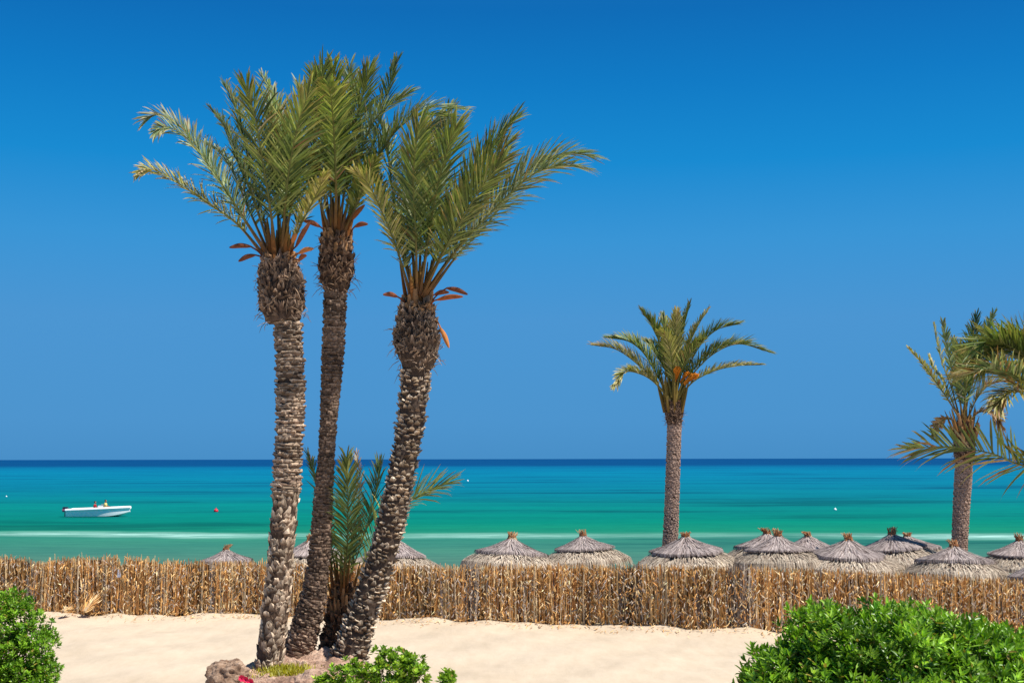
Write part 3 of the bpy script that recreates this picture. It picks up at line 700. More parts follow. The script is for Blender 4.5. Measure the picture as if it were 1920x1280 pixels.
def rock(px, py, D, size, label, mat, seed=0, group=None, dz=0):
    """angular boulder: noisy icosphere flattened by facets"""
    r_ = random.Random(seed); c = P(px, py, D) + np.array((0, 0, dz))
    planes = [(nrmz(np.array([r_.gauss(0, 1) for _ in range(3)])), r_.uniform(.62, .95)) for _ in range(16)]
    rings = []; n1, n2 = 60, 90
    ph = [r_.uniform(0, 6) for _ in range(6)]
    for i in range(n1):
        th = PI * (i + .02) / (n1 - 1 + .04); ring = []
        for j in range(n2):
            a = 2 * PI * j / n2; d = np.array((math.sin(th) * math.cos(a), math.sin(th) * math.sin(a), math.cos(th)))
            r = 1.
            for pn, pd in planes:
                k = d.dot(pn)
                if k > .05: r = min(r, pd / k)
            r += .05 * math.sin(d[0] * 7 + ph[0]) * math.sin(d[2] * 9 + ph[1]) + .03 * math.sin(d[1] * 19 + ph[2]) * math.sin(d[0] * 17 + ph[3]) + r_.gauss(0, .008)
            r += .10 * noise_v(d * 2.5 + seed) + .07 * noise_v(d * 6 + seed) + .04 * noise_v(d * 14 + seed)
            ring.append(c + d * r * np.array(size))
        rings.append(np.array(ring))
    mb = MB(); mb.ring_surface(rings, (1, 1, 1), True, True); o = mb.build('rock', mat, smooth=True, origin=tuple(c))
    return tag(o, label, 'rock', group)
rock(432, 1272, 17.8, (.36, .34, .31), 'brown rock at the left end of the mound beside the first trunk', M_darkrock, 5, 'rocks on the mound')
rock(474, 1296, 17.2, (.26, .25, .24), 'smaller pinkish rock in front of the brown one, next to the pink flower', M_rock, 9, 'rocks on the mound')
rock(600, 1290, 17.1, (.40, .28, .25), 'broad pale rock at the front of the mound below the trunks', M_rock, 12, 'rocks on the mound')

# ------------------------------------------------------------------ shrubs
def leaf_mesh(mb_lists, p, d, up, L, W, col, coltip, fold=.25):
    V, Fs, Cc = mb_lists; q = len(V)
    s = nrmz(np.cross(d, up)); n_ = np.cross(s, d)
    m1 = p + d * L * .4 - n_ * W * fold; 
    V += [p, m1 + s * W * .5 + n_ * W * fold, m1 - s * W * .5 + n_ * W * fold, p + d * L * .75 + s * W * .36 - n_ * L * .02, p + d * L * .75 - s * W * .36 - n_ * L * .02, p + d * L - n_ * L * .10, m1]
    Fs += [(q, q + 6, q + 1), (q, q + 2, q + 6), (q + 6, q + 5, q + 3, q + 1), (q + 6, q + 2, q + 4, q + 5)]
    Cc += [col * .8, col, col, coltip, coltip, coltip, col * 1.25]

def shrub(label, base, lobes, ncl, L, W, pal, nl=11, group=None, name='green_shrub', tipk=1.25, front=True, stems=60, inner=.25, shoot=.10, seed=3, elong=1.0):
    r_ = random.Random(seed); base = np.array(base, float); root = thing(name, label, 'shrub', base, group)
    V, Fs, Cc = [], [], []; tips = []
    vols = np.array([l[1][0] * l[1][2] for l in lobes]); vols = vols / vols.sum()
    for i in range(ncl):
        u = r_.random(); acc = 0
        for k, vv in enumerate(vols):
            acc += vv
            if u <= acc: break
        c, rr = np.array(lobes[k][0]), np.array(lobes[k][1])
        d = np.array([r_.gauss(0, 1) for _ in range(3)]); d = nrmz(d)
        if d[2] < -.5: d[2] *= -1
        if front and d[1] > .45: d[1] *= -1
        dep = r_.random() ** .6
        rr_ = 1 - inner * (1 - dep) + (r_.uniform(.02, .16) if r_.random() < shoot else 0)
        lump = 1 + .07 * math.sin(d[0] * 9 + k) + .07 * math.sin(d[2] * 11 + k * 2) + .05 * math.sin(d[1] * 13)
        p = c + d * rr * rr_ * lump
        if p[2] < base[2] + .05: continue
        ax = nrmz(d * .55 + np.array((0, 0, .75)) + np.array([r_.gauss(0, .28) for _ in range(3)]))
        tips.append((p, ax))
        pc = np.array(pal[r_.randrange(len(pal))]) * r_.uniform(.7, 1.2)
        e1 = nrmz(np.cross(ax, (.3, 1, .2))); e2 = np.cross(ax, e1); a0 = r_.uniform(0, 6)
        for q in range(nl):
            a = a0 + q * 2.4; f = q / nl                      # lower leaves open wide, the top ones stand up
            tilt = 1.35 - .95 * f + r_.gauss(0, .18)
            dd = nrmz(ax * math.cos(tilt) + (e1 * math.cos(a) + e2 * math.sin(a)) * math.sin(tilt))
            pp = p + ax * L * (.9 * f - .45) * elong
            cc = pc * r_.uniform(.75, 1.25); 
            if f > .7: cc = cc * np.array((tipk * 1.1, tipk, tipk * .9))
            if r_.random() < .03: cc = np.array((.36, .27, .06)) * r_.uniform(.6, 1.3)
            leaf_mesh((V, Fs, Cc), pp, dd, ax, L * r_.uniform(.75, 1.15) * (1 - .3 * f), W * r_.uniform(.8, 1.15), cc, cc * 1.1)
    mb = MB(); mb.add(V, Fs, Cc); mb.build('foliage', M_bush, root)
    mb = MB(); r_.shuffle(tips)
    for p, ax in tips[:stems]:
        b0 = base + np.array((r_.uniform(-.2, .2), r_.uniform(-.2, .2), 0)); md = b0 * .45 + p * .55 + np.array((r_.uniform(-.1, .1), r_.uniform(-.1, .1), -.05))
        C, _ = spline([b0, md, p - ax * L * .3], 8)
        mb.tube(C, np.linspace(.022, .004, 8), 5, np.array((.16, .11, .07)) * r_.uniform(.7, 1.2))
    for p, ax in tips[stems:stems * 8]:
        q_ = p - ax * L * r_.uniform(1.5, 3.5) + np.array([r_.gauss(0, .03) for _ in range(3)])
        mb.tube([q_, p - ax * L * .4, p + ax * L * .4], [.006, .005, .003], 4, np.array((.17, .15, .07)) * r_.uniform(.7, 1.2), False)
    mb.build('stems', M_wood, root)
    return root

def gpos(px, py, D): return P(px, py, D)
# right foreground shrub
Db = 10.0
def lobe(px, py, D, rx, ry, rz): return (P(px, py, D), (rx, ry, rz))
bpal = [(.13, .27, .016), (.18, .35, .02), (.085, .19, .014), (.27, .46, .06)]
b0 = P(1720, 1280, Db + .6); b0[2] = 0
shrub('large bright green shrub in the lower right corner, pointed leaves', b0,
      [lobe(1640, 1300, Db, .78, .8, .68), lobe(1510, 1340, Db, .52, .6, .62), lobe(1760, 1325, Db + .1, .70, .8, .65), lobe(1890, 1330, Db + .3, .72, .8, .62), lobe(1440, 1375, Db + .1, .35, .5, .50),
       lobe(1700, 1550, Db + .2, 1.35, .95, .95)],
      5200, .092, .026, bpal, 12, 'foreground shrubs', inner=.30, shoot=.12, seed=5)
# left foreground shrub, smaller leaves
Dl = 12.0
b1 = P(-40, 1280, Dl + .3); b1[2] = 0
shrub('green shrub with small leaves in the lower left corner', b1,
      [lobe(0, 1200, Dl, .40, .5, .46), lobe(50, 1250, Dl, .27, .4, .42), lobe(-110, 1190, Dl + .1, .6, .6, .55), lobe(50, 1330, Dl - .05, .32, .45, .5), lobe(-60, 1500, Dl + .1, .8, .7, 1.0)],
      5200, .050, .021, [(.13, .28, .014), (.18, .34, .02), (.09, .21, .012), (.24, .42, .04)], 10, 'foreground shrubs', inner=.28, shoot=.06, seed=8)
# small shrub in front of the mound
Dc = 16.9
b2 = P(740, 1300, Dc); b2[2] = 0
shrub('low light green shrub with round leaf clusters at the foot of the palm mound', b2,
      [lobe(735, 1262, Dc, .34, .34, .34), lobe(660, 1276, Dc - .1, .30, .3, .27), lobe(778, 1272, Dc, .22, .3, .30), lobe(612, 1290, Dc - .1, .17, .2, .18), lobe(842, 1283, Dc, .15, .2, .19), lobe(710, 1360, Dc, .75, .4, .45)],
      640, .085, .046, [(.18, .32, .02), (.24, .40, .035), (.12, .23, .02), (.32, .46, .06)], 8, None, inner=.5, shoot=.1, seed=12, name='low_shrub', stems=40, elong=.5)

# yellow-green weeds on the mound (uncountable)
mb = MB()
for i in range(900):
    px = rnd.gauss(532, 26); py = 1243 - (px - 500) * .14 + rnd.gauss(0, 5)
    p = P(px, py, 17.9 + rnd.uniform(-.25, .2)); zz = mound_z(p[0], p[1]) + .02
    # settle on the mound along the vertical
    p[2] = zz
    h = rnd.uniform(.04, .11); a = rnd.uniform(0, 6.3); d = np.array((math.cos(a) * .5, math.sin(a) * .5, .8)); s_ = nrmz(np.cross(d, (0, 0, 1.))) * .009
    c = np.array((.50, .46, .03)) * rnd.uniform(.5, 1.2)
    mb.add([p - s_, p + s_, p + d * h], [(0, 1, 2)], c)
tag(mb.build('weeds', M_bush), 'yellow-green weeds creeping over the mound by the first trunk', 'weeds', kind='stuff')

# pink flower
fp = P(461, 1273, 16.8)
fl = thing('pink_flower', 'small vivid pink blossom at the bottom beside the rocks', 'flower', (fp[0], fp[1], fp[2] - .3))
mb = MB(); mb.tube([fp - (0, 0, .3), fp - (.01, 0, .15), fp], .006, 5, (.05, .14, .03)); mb.build('stalk', M_wood, fl)
mb = MB()
for k in range(3):
    cc_ = fp + np.array([(0, 0, 0), (.06, .02, -.03), (-.05, 0, .02)][k])
    for q in range(7):
        a = q * 2 * PI / 7; d = nrmz(np.array((math.cos(a), -.6, math.sin(a)))); s_ = nrmz(np.cross(d, (0, 1, 0))) * .022
        mb.add([cc_, cc_ + d * .03 + s_, cc_ + d * .055, cc_ + d * .03 - s_], [(0, 1, 2, 3)], (1, 0, 0))
mb.build('petals', M_flower, fl)
mb = MB(); V, Fs, Cc = [], [], []
for q in range(16):
    a = q * 2.4; d = nrmz(np.array((math.cos(a), math.sin(a), .3))); leaf_mesh((V, Fs, Cc), fp - np.array((0, 0, .28 - q * .016)), d, np.array((0, 0, 1.)), .07, .03, np.array((.05, .14, .03)), np.array((.06, .16, .03)))
mb.add(V, Fs, Cc); mb.build('leaves', M_bush, fl)

# ------------------------------------------------------------------ reed fence
FT = ([-300, 0, 55, 75, 105, 140, 180, 225, 230, 241, 245, 300, 305, 320, 490, 700, 860, 1100, 1300, 1400, 1600, 1750, 1920, 2200],
      [1042, 1042, 1043, 1053, 1048, 1044, 1044, 1040, 1056, 1056, 1042, 1048, 1058, 1050, 1053, 1057, 1060, 1058, 1060, 1062, 1070, 1078, 1087, 1096])
REED = [(.70, .39, .14), (.80, .52, .23), (.56, .27, .09), (.88, .66, .37), (.36, .165, .055), (.74, .40, .13)]
GREYR = [(.34, .26, .21), (.46, .37, .30), (.58, .49, .40), (.20, .14, .11)]
fb = P(960, 1160, 32); fence = thing('reed_fence', 'waist-high fence of dry palm fronds and reeds between sand and beach', 'fence', (fb[0], fb[1], 0))
PX0, PX1 = -560, 2380
npan = 29
edges = np.linspace(PX0, PX1, npan + 1)
def fpos(px, z, dy=0):
    D = float(fence_D(px)) + dy
    return np.array(((px - 960) / F * D, D, z))
def ftop(px):
    D = float(fence_D(px)); return P(px, float(np.interp(px, *FT)), D)[2]
greys = [(870, 900, .8), (880, 895, .9), (1355, 1400, .85), (60, 75, .5), (1150, 1200, .35), (395, 410, .5), (560, 620, .3), (1450, 1480, .3)]
patch = [(rnd.uniform(PX0, PX1), rnd.uniform(15, 70), rnd.uniform(.55, 1.25)) for _ in range(90)]
for pi in range(npan):
    mb = MB(); x0, x1 = edges[pi], edges[pi + 1]
    # dark tangled mat of stems at the back
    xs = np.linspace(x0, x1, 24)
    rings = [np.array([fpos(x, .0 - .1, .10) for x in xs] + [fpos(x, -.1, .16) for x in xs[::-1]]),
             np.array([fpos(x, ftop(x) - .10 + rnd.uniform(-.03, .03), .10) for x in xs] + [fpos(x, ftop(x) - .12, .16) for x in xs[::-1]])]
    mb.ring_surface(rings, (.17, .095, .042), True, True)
    nst = int((x1 - x0) * 2.5)
    for k in range(nst):
        px = rnd.uniform(x0, x1)
        if 229 < px < 239 and rnd.random() < .3: continue
        top = ftop(px) + rnd.gauss(-.02, .035) + (rnd.uniform(.02, .12) if rnd.random() < .05 else 0)
        bot = rnd.uniform(-.06, .05)
        if rnd.random() < .35:         # short piece somewhere in the wall
            ln = rnd.uniform(.25, .8); bot = rnd.uniform(0, max(.05, top - ln)); top_ = min(top, bot + ln)
        else: top_ = top
        dy = rnd.uniform(-.12, .09); lx = rnd.gauss(0, 3.0)
        if rnd.random() < .1: lx = rnd.gauss(0, 14)
        br = 1.0; pal = REED
        for gx0, gx1, pr in greys:
            if gx0 <= px <= gx1 and rnd.random() < pr: pal = GREYR
        if rnd.random() < .10: pal = GREYR
        for cx, w_, v_ in patch:
            if abs(px - cx) < w_ * .5: br *= v_ ** .5
        c = np.array(pal[rnd.randrange(len(pal))]) * rnd.uniform(.6, 1.25) * br
        n_ = 4; zs = np.linspace(bot, top_, n_)
        pts = [fpos(px + lx * (i / (n_ - 1)) + rnd.gauss(0, .8), z, dy + rnd.gauss(0, .012)) for i, z in enumerate(zs)]
        r = rnd.choice((.006, .008, .011, .016)) * (1.2 if rnd.random() < .1 else 1)
        kk = rnd.random()
        if kk < .55:
            mb.tube(pts, [r, r * .95, r * .8, r * .5], 4, np.array([c * .9, c, c * 1.05, c * 1.1]), False)
        else:                          # flat dry blade, twisting
            a = rnd.uniform(-1, 1); V = []
            wdt = rnd.uniform(.012, .035)
            for i, p in enumerate(pts):
                aa = a + i * rnd.uniform(-.5, .5); o_ = np.array((math.cos(aa), math.sin(aa), 0)) * wdt * (1, 1, .8, .3)[i]
                V += [p - o_, p + o_]
            mb.add(V, [(0, 1, 3, 2), (2, 3, 5, 4), (4, 5, 7, 6)], c)
    # leaflet scraps poking out in every direction
    for k in range(int((x1 - x0) * 6)):
        px = rnd.uniform(x0, x1); 
        if 229 < px < 239: continue
        z = rnd.uniform(.02, max(.1, ftop(px) - .05)); p = fpos(px, z, rnd.uniform(-.20, -.08))
        d = nrmz(np.array((rnd.gauss(0, .55), rnd.uniform(-.5, .1), rnd.choice((-1, 1)) * rnd.uniform(.4, 1)))); L = rnd.uniform(.03, .17)
        s_ = nrmz(np.cross(d, (rnd.gauss(0, .4), 1, rnd.gauss(0, .4)))) * rnd.uniform(.005, .014)
        c = np.array((REED + GREYR[1:3])[rnd.randrange(8)]) * rnd.uniform(.6, 1.4)
        if rnd.random() < .10: c = np.array((.66, .54, .38)) * rnd.uniform(.8, 1.1)
        mb.add([p - s_, p + s_, p + d * L * .5 + s_ * .9 + np.array((0, -.01, 0)), p + d * L * .5 - s_ * .9 + np.array((0, -.01, 0)), p + d * L], [(0, 1, 2, 3), (3, 2, 4)], c)
    mb.build('reed_panel', M_reed, fence)
for px in (385, 465, 540, 855, 1000, 1090, 1245, 1330, 1475, 1615, 1700, 1810, 90, 155):   # pale battens and posts
    mb = MB(); tp = ftop(px) + rnd.uniform(-.05, .04); c = np.array((.50, .38, .24)) * rnd.uniform(.6, 1.1)
    mb.tube([fpos(px + rnd.gauss(0, 2), -.1, -.13), fpos(px + rnd.gauss(0, 1), tp * .5, -.14), fpos(px + rnd.gauss(0, 2), tp, -.13)], [.026, .022, .018], 7, c)
    mb.build('batten', M_wood, fence)

# dried frond leaning on the fence
def fallen(p0, p1, label, wd):
    c0 = P(*p0); c1 = P(*p1); root = thing('dry_frond', label, 'palm frond', c0, 'dry fronds lying by the fence')
    mb = MB(); d = nrmz(c1 - c0)
    for k in range(70):
        a = rnd.uniform(0, .5); off = np.array((rnd.gauss(0, wd), rnd.gauss(0, wd * .5), rnd.gauss(0, wd * .6)))
        s0 = c0 + (c1 - c0) * a + off * .4; s1 = s0 + (c1 - c0) * rnd.uniform(.3, .5) + off
        c = np.array(REED[rnd.randrange(6)]) * rnd.uniform(.6, 1.2)
        mb.tube([s0, s0 * .5 + s1 * .5 + off * .2, s1], [.014, .016, .003], 4, c, False)
    mb.build('leaflets', M_reed, root)
    mb = MB(); mb.tube([c0, c0 * .5 + c1 * .5 + (0, 0, .04), c1], [.045, .035, .015], 7, (.46, .33, .20)); mb.build('stalk', M_wood, root)
fallen((158, 1146, 33.2), (186, 1112, 33.7), 'dry frond leaning diagonally against the left part of the fence', .07)
fallen((118, 1146, 33.0), (134, 1138, 33.3), 'small dry frond scrap lying flat at the fence foot beside the left shrub', .05)
# white cloth in the gap
mb = MB(); xs = np.linspace(228.5, 234.5, 6); zt = P(231, 1068, 33.5)[2]; zb = P(231, 1083, 33.5)[2]
rings = []
for z in np.linspace(zt, zb, 6):
    rings.append(np.array([fpos(x, z + rnd.gauss(0, .004), -.10 + .012 * math.sin(x * 2 + z * 20)) for x in xs] + [fpos(x, z, -.09 + .012 * math.sin(x * 2 + z * 20)) for x in xs[::-1]]))
mb.ring_surface(rings, (1, 1, 1), True, True); tag(mb.build('cloth_rag', M_paper), 'small white rag hanging in the gap of the fence at left', 'rag')

# debris on the sand along the fence
mb = MB()
for i in range(900):
    px = rnd.uniform(90, 1500); off = -abs(rnd.gauss(0, .45)) - .12; p = fpos(px, 0, off); p[2] = float(ground_z(p[0], p[1])) + .03 + .09 * math.exp(-((off + .15) / .35) ** 2)
    a = rnd.uniform(0, PI); L = rnd.uniform(.015, .07); d = np.array((math.cos(a), math.sin(a), rnd.uniform(-.1, .5))) * L; s_ = np.array((-math.sin(a), math.cos(a), .3)) * rnd.uniform(.004, .012)
    c = np.array(REED[rnd.randrange(6)]) * rnd.uniform(.5, 1.2)
    mb.add([p - s_ - d, p + s_ - d, p + s_ + d, p - s_ + d], [(0, 1, 2, 3)], c)
tag(mb.build('straw_litter', M_reed), 'straw scraps scattered on the sand along the fence foot', 'litter', kind='stuff')

# ------------------------------------------------------------------ thatched parasols
THA = [(.44, .36, .33), (.36, .29, .27), (.54, .45, .40), (.26, .20, .18)]
THB = [(.56, .455, .34), (.47, .37, .275), (.66, .55, .42), (.32, .24, .18)]
def thatch_tier(z0, z1, r0, r1, pal, seed, bulge=.0, nst=900, ragged=.10, concave=.35, tone=1.):
    r_ = random.Random(seed); mb = MB(); na, nz = 48, 9
    ph_ = [r_.uniform(0, 6) for _ in range(3)]
    def wob(a, t): return 1 + t * (.035 * math.sin(2 * a + ph_[0]) + .025 * math.sin(5 * a + ph_[1]) + .012 * math.sin(11 * a + ph_[2]))
    def prof(t): return r0 + (r1 - r0) * (t ** (1 + concave)) * 1.0 + bulge * math.sin(PI * t)
    def zz(t): return z0 + (z1 - z0) * (t ** (1 - .25 * concave))
    rings = []
    for i in range(nz):
        t = i / (nz - 1); rings.append(np.array([(prof(t) * .97 * wob(2 * PI * j / na, t) * math.cos(2 * PI * j / na), prof(t) * .97 * wob(2 * PI * j / na, t) * math.sin(2 * PI * j / na), zz(t) - .02 + (r_.gauss(0, .02) if i == nz - 1 else 0)) for j in range(na)]))
    for i in range(nz - 1, -1, -1):      # inner skin: real thickness
        t = i / (nz - 1); rings.append(np.array([(prof(t) * .90 * wob(2 * PI * j / na, t) * math.cos(2 * PI * j / na), prof(t) * .90 * wob(2 * PI * j / na, t) * math.sin(2 * PI * j / na), zz(t) - .10) for j in range(na)]))
    mb.ring_surface(rings, np.array(pal[3]) * .8 * tone)
    for k in range(nst):
        a = r_.uniform(0, 2 * PI); t0 = r_.random() ** .7 * .82; t1 = min(1.0, t0 + r_.uniform(.2, .45))
        if r_.random() < .4: t1 = 1.0; t0 = r_.uniform(.5, .8)
        da = r_.gauss(0, .04); c = np.array(pal[r_.choice((0, 0, 1, 2, 3))]) * r_.uniform(.75, 1.25) * tone
        w_ = r_.uniform(.010, .022); lift = r_.uniform(.005, .035)
        pts = []
        for i, t in enumerate((t0, (t0 + t1) / 2, t1)):
            aa = a + da * i / 2; rr = prof(t) * wob(aa, t) + lift * (i > 0); pts.append(np.array((rr * math.cos(aa), rr * math.sin(aa), zz(t) + lift * (i > 0))))
        if t1 >= 1.0:
            dr = r_.uniform(.2, 1) * ragged; pts.append(pts[-1] + np.array((math.cos(a) * dr * .35, math.sin(a) * dr * .35, -dr * .95)))
        s_ = np.array((-math.sin(a), math.cos(a), 0)) * w_
        V = []; 
        for i, p in enumerate(pts): V += [p - s_ * (1 - .2 * i), p + s_ * (1 - .2 * i)]
        mb.add(V, [(2 * i, 2 * i + 1, 2 * i + 3, 2 * i + 2) for i in range(len(pts) - 1)], c)
    return mb
def make_parasol(variant):
    root = thing('thatched_parasol', 'x', 'parasol', (0, 0, 0), 'thatched parasols on the beach')
    s = variant
    q = random.Random(s * 7)
    h1 = q.uniform(.44, .56); r1 = q.uniform(.98, 1.12)
    m1 = thatch_tier(.0, -h1, .10, r1, THA, s, nst=1500, concave=q.uniform(.15, .5), ragged=q.uniform(.06, .14), tone=q.uniform(.9, 1.1)); m1.build('upper_thatch', M_thatch, root)
    m2 = thatch_tier(-h1 + .01, -.87, r1 - .24, q.uniform(1.42, 1.56), THB, s + 50, nst=2100, ragged=q.uniform(.26, .40), concave=-.1, bulge=q.uniform(.03, .08), tone=q.uniform(.85, 1.1)); m2.build('lower_thatch', M_thatch, root)
    mb = MB(); mb.tube([(0, 0, .04), (0, 0, -1.2), (.01, 0, -2.9)], [.05, .055, .06], 9, (.20, .14, .10)); 
    mb.build('pole', M_wood, root)
    r_ = random.Random(s); mb = MB()          # tied straw cap, opening like a bundle
    for k in range(60):
        a = r_.uniform(0, 2 * PI); r0 = r_.uniform(.02, .11); r1 = r0 + r_.uniform(.0, .10); h = r_.uniform(.06, (.16, .24, .20, .13, .22, .18)[s % 6]); dx = (-.10, .02, .12, -.03, .07, -.07)[s % 6] * h / .16
        c = np.array((.42, .17, .06) if r_.random() < .6 else (.62, .46, .26)) * r_.uniform(.5, 1.25)
        mb.tube([(r0 * 1.6 * math.cos(a), r0 * 1.6 * math.sin(a), -.10), (r0 * math.cos(a), r0 * math.sin(a), .03), (r1 * math.cos(a) + dx, r1 * math.sin(a), h)], [.016, .014, .008], 4, c, True)
    mb.tube([(0, 0, 0), (0, 0, .045)], [.135, .13], 12, (.30, .12, .05))
    mb.build('straw_cap', M_thatch, root)
    # ribs under the thatch
    mb = MB()
    for k in range(10):
        a = k * 2 * PI / 10; mb.tube([(.05 * math.cos(a), .05 * math.sin(a), -.3), (1.2 * math.cos(a), 1.2 * math.sin(a), -.92)], .018, 5, (.22, .15, .10))
    mb.build('roof_ribs', M_wood, root)
    return root
protos = [make_parasol(v) for v in (1, 2, 3, 4, 5, 6)]
used = [False] * 6
# (peak px, peak py at the top of the cap, depth, label)
PAR = [
 (424, 1020, 47, .85, 'thatched parasol barely topping the fence left of the palm clump'),
 (582, 1000, 44, .92, 'thatched parasol half hidden behind the slender middle palm trunk'),
 (742, 998, 42, 1.0, 'thatched parasol behind the leaning palm trunk, fringe dark underneath'),
 (960, 995, 43, 1.0, 'thatched parasol directly right of the clump, standing beside one other before the lone palm'),
 (1093, 992, 44.5, 1.0, 'thatched parasol between the lone palm and its neighbour nearer the clump'),
 (1285, 992, 42, 1.02, 'thatched parasol in front of the foot of the lone palm, pale straw cap'),
 (1438, 988, 45, 1.02, 'thatched parasol at the back of a close pair right of the lone palm'),
 (1458, 991, 41.5, 1.0, 'thatched parasol at the front of a close pair, deep shadow under its fringe'),
 (1514, 993, 47, .95, 'small distant thatched parasol between the close pair and the one with the wide brown tuft'),
 (1590, 997, 41, .98, 'thatched parasol with a wide fuzzy brown tuft for a cap'),
 (1672, 988, 44.5, 1.06, 'thatched parasol with a pale tilted tip, behind and right of the brown-tufted one'),
 (1701, 993, 47, 1.0, 'distant thatched parasol left of the right-edge palm, short dark cap'),
 (1788, 1010, 40, 1.0, 'low thatched parasol in front of the right-edge palm trunk'),
 (1911, 1000, 44, 1.0, 'thatched parasol by the right edge with a bushy orange cap'),
 (1955, 1030, 38, 1.0, 'thatched parasol cut off by the right edge, nearest of all behind the fence'),
 (1385, 1030, 49, .8, 'farthest thatched parasol, low between the lone palm and the close pair'),
]
for i, (px, py, D, sc_, lab) in enumerate(PAR):
    v = (i * 5 + 1) % 6
    if not used[v]: r = protos[v]; used[v] = True
    else:
        src = protos[v]; r = src.copy(); COL.objects.link(r)
        for ch in src.children:
            c = ch.copy(); COL.objects.link(c); c.parent = r
    p = P(px, py, D); r.location = (p[0], p[1], p[2] - .2 * sc_)
    r.rotation_euler = (rnd.uniform(-.07, .07), rnd.uniform(-.10, .10), rnd.uniform(0, 6.3)); r.scale = (sc_ * rnd.uniform(.96, 1.08), sc_ * rnd.uniform(.96, 1.08), sc_ * rnd.uniform(.94, 1.06))
    r['label'] = lab

# ------------------------------------------------------------------ motor boat with two people
wb = P(186, 966.5, 130); bz = SEA
bx, by = wb[0], 130.0
boat = thing('motor_boat', 'long white open motor boat on the turquoise water at left', 'boat', (bx, by, bz))
def hull_section(x):
    """x: -3.1 (stern) .. 3.3 (bow)"""
    t = (x + 3.1) / 6.2
    wdt = 1.0 * (1 - max(0, (t - .45) / .57) ** 2.3) * (.92 + .08 * min(1, t * 4))
    wdt = max(wdt, .03)
    sheer = .66 + .22 * t + .04 * t * t; keel = -.12 + .55 * max(0, (t - .62) / .38) ** 1.8
    return wdt, sheer, keel
xs = np.linspace(-3.1, 3.1, 26)
mb = MB(); rings = []
for x in xs:
    w_, sh, ke = hull_section(x)
    rings.append(np.array([(bx + x, by + a * w_, bz + z) for a, z in ((-1, sh), (-1.0, sh * .6 + ke * .4), (-.93, ke + (sh - ke) * .2), (0, ke), (.93, ke + (sh - ke) * .2), (1.0, sh * .6 + ke * .4), (1, sh), (.88, sh + .01), (.84, sh - .35), (.5, max(.12, ke + .08)), (0, max(.10, ke + .06)), (-.5, max(.12, ke + .08)), (-.84, sh - .35), (-.88, sh + .01))]))
mb.ring_surface(rings, (1, 1, 1), True, True); mb.build('hull', M_white, boat)
mb = MB()
for sg in (-1, 1):
    mb.tube([(bx + x, by + sg * hull_section(x)[0] * 1.0, bz + hull_section(x)[1]) for x in xs], .15, 8, (1, 1, 1))
mb.build('gunwale', M_white, boat)
def box(mb, c, s, col=(1, 1, 1)):
    c = np.array(c); s = np.array(s) / 2; V = [c + s * np.array(v) for v in ((-1, -1, -1), (1, -1, -1), (1, 1, -1), (-1, 1, -1), (-.9, -.9, 1), (.9, -.9, 1), (.9, .9, 1), (-.9, .9, 1))]
    mb.add(V, [(3, 2, 1, 0), (4, 5, 6, 7), (0, 1, 5, 4), (1, 2, 6, 5), (2, 3, 7, 6), (3, 0, 4, 7)], col)
mb = MB(); box(mb, (bx + .18, by, bz + .68), (.5, .7, .85)); mb.build('console', M_white, boat)
mb = MB(); box(mb, (bx + .30, by, bz + 1.18), (.06, .6, .18)); mb.build('windscreen', M_glass, boat)
mb = MB(); box(mb, (bx - .45, by, bz + .45), (.45, 1.1, .35)); box(mb, (bx + 1.0, by, bz + .45), (.4, 1.0, .35)); mb.build('bench', M_white, boat)
mot = MB(); box(mot, (bx - 3.42, by, bz + .72), (.5, .4, .5)); box(mot, (bx - 3.40, by, bz + .1), (.18, .14, .9)); box(mot, (bx - 3.2, by, bz + .55), (.3, .3, .15)); mo = mot.build('outboard_motor', M_dark, boat)
mb = MB(); box(mb, (bx - 3.44, by, bz + .70), (.515, .415, .16)); mb.build('stripe', M_pink, mo)

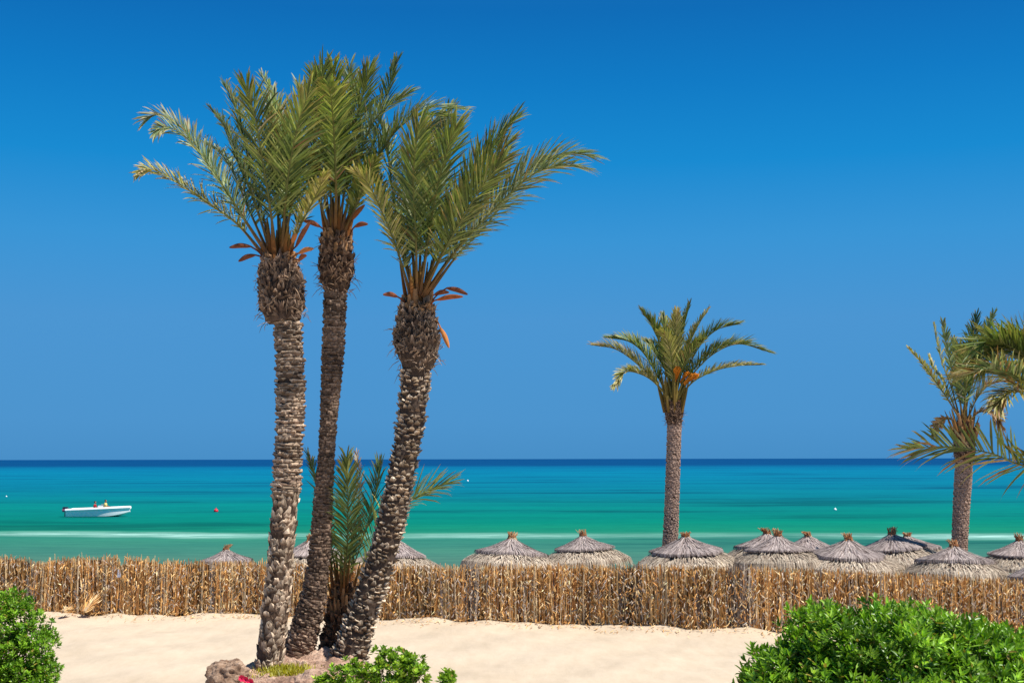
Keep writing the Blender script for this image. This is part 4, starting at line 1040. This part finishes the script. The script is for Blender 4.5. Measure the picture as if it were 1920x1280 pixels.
def person(x, y, z, label, shirt, face):
    """seated figure, hips at z; face = +1 looks to the bow"""
    root = thing('person', label, 'person', (x, y, z), 'people in the boat')
    f = face
    J = [((0, 0, 0), .13), ((0, 0, .18), .12), ((0, 0, .36), .145), ((0, 0, .50), .10), ((.01 * f, 0, .575), .05), ((.02 * f, 0, .65), .075), ((.025 * f, 0, .73), .098), ((.015 * f, 0, .80), .085)]
    E = [(i, i + 1) for i in range(7)]
    def chain(start, pts):
        prev = start
        for p, r in pts:
            J.append((p, r)); E.append((prev, len(J) - 1)); prev = len(J) - 1
        return prev
    chain(6, [((.125 * f, 0, .715), .018)])                      # nose
    for sg in (-1, 1):
        chain(6, [((.01 * f, sg * .095, .72), .022)])            # ear
        h = chain(3, [((0, sg * .19, .47), .062), ((.08 * f, sg * .24, .24), .045), ((.30 * f, sg * .20, .16), .034), ((.36 * f, sg * .19, .15), .035)])
        for k in range(4):
            chain(h, [((.42 * f, sg * (.16 + .018 * k), .15), .011), ((.455 * f - .006 * f * abs(k - 1.5), sg * (.158 + .018 * k), .125), .009)])
        chain(h, [((.39 * f, sg * .15, .165), .012), ((.42 * f, sg * .135, .16), .010)])
        chain(0, [((.08 * f, sg * .11, -.01), .10), ((.45 * f, sg * .14, .0), .072), ((.48 * f, sg * .14, -.22), .055), ((.50 * f, sg * .14, -.38), .04), ((.62 * f, sg * .15, -.41), .035)])
    me = bpy.data.meshes.new('body'); me.from_pydata([j[0] for j in J], E, []); me.materials.append(M_skin)
    o = bpy.data.objects.new('body', me); COL.objects.link(o); o.parent = root
    o.modifiers.new('Skin', 'SKIN')
    for i, (p, r) in enumerate(J): me.skin_vertices[0].data[i].radius = (r, r)
    me.skin_vertices[0].data[0].use_root = True
    ss = o.modifiers.new('Sub', 'SUBSURF'); ss.levels = 1; ss.render_levels = 1
    b = np.array((x, y, z))
    mb = MB(); rings = []
    for zz_, rx, ry in ((-.04, .15, .19), (.1, .135, .165), (.3, .155, .19), (.44, .15, .21), (.50, .12, .18), (.545, .07, .08)):
        rings.append(b + np.array([(rx * math.cos(a), ry * math.sin(a), zz_) for a in np.linspace(0, 2 * PI, 16, endpoint=False)]))
    mb.ring_surface(rings, (1, 1, 1))
    for sg in (-1, 1): mb.tube(b + np.array([(0, sg * .15, .48), (.03 * f, sg * .215, .38), (.07 * f, sg * .24, .28)]), [.075, .07, .065], 9, (1, 1, 1))
    mb.build('shirt', shirt, root, True)
    mb = MB()
    for sg in (-1, 1): mb.tube(b + np.array([(-.05 * f, sg * .10, -.02), (.2 * f, sg * .12, .0), (.38 * f, sg * .135, .0)]), [.125, .11, .095], 10, (1, 1, 1))
    mb.build('shorts', M_cloth, root, True)
    mb = MB(); rings = []
    for i in range(7):
        th = .05 + i * .26; rr = .108
        rings.append(b + np.array([(-.012 * f + rr * math.sin(th) * math.cos(a) * (1 if math.cos(a) * f < .3 else .82), rr * .95 * math.sin(th) * math.sin(a), .735 + .125 * math.cos(th)) for a in np.linspace(0, 2 * PI, 16, endpoint=False)]))
    mb.ring_surface(rings, (1, 1, 1), True, True); mb.build('hair', M_hair, root, True)
    return root
person(bx - .42, by - .1, bz + .70, 'seated person in a red shirt, the one nearer the motor', M_redshirt, 1)
person(bx + .62, by - .05, bz + .84, 'person in a pale yellow top sitting nearer the bow', M_yelshirt, 1)

def buoy(px, py, label, mat, r=.22):
    D = (H - SEA) * 1.0 / max(1e-3, (H - P(px, py, 1.0)[2]))
    c = np.array((P(px, py, D)[0], D, SEA)); root = thing('buoy', label, 'buoy', c, 'buoys floating off the beach')
    mb = MB(); rings = []
    for i in range(9):
        th = PI * (i + .1) / 8.2; rings.append(c + np.array([(r * math.sin(th) * math.cos(a), r * math.sin(th) * math.sin(a), r * .4 + r * math.cos(th)) for a in np.linspace(0, 2 * PI, 14, endpoint=False)]))
    mb.ring_surface(rings, (1, 1, 1), True, True); mb.build('float', mat, root, True)
    mb = MB(); mb.tube(c + np.array([(0, 0, r * 1.3), (0, 0, r * 1.9)]), [r * .25, r * .18], 8, (1, 1, 1)); mb.build('ring_neck', mat, root)
buoy(405, 959, 'small red buoy on the water between the boat and the palms', M_red, .24)
buoy(877, 902, 'tiny white buoy far out right of the palm clump', M_white, .26)
buoy(1566, 956, 'small white buoy between the lone palm and the right-edge palm', M_white, .16)
buoy(12, 931, 'faint white buoy by the left edge above the boat level', M_white, .12)
print('verts', sum(len(o.data.vertices) for o in bpy.data.objects if o.type == 'MESH'))
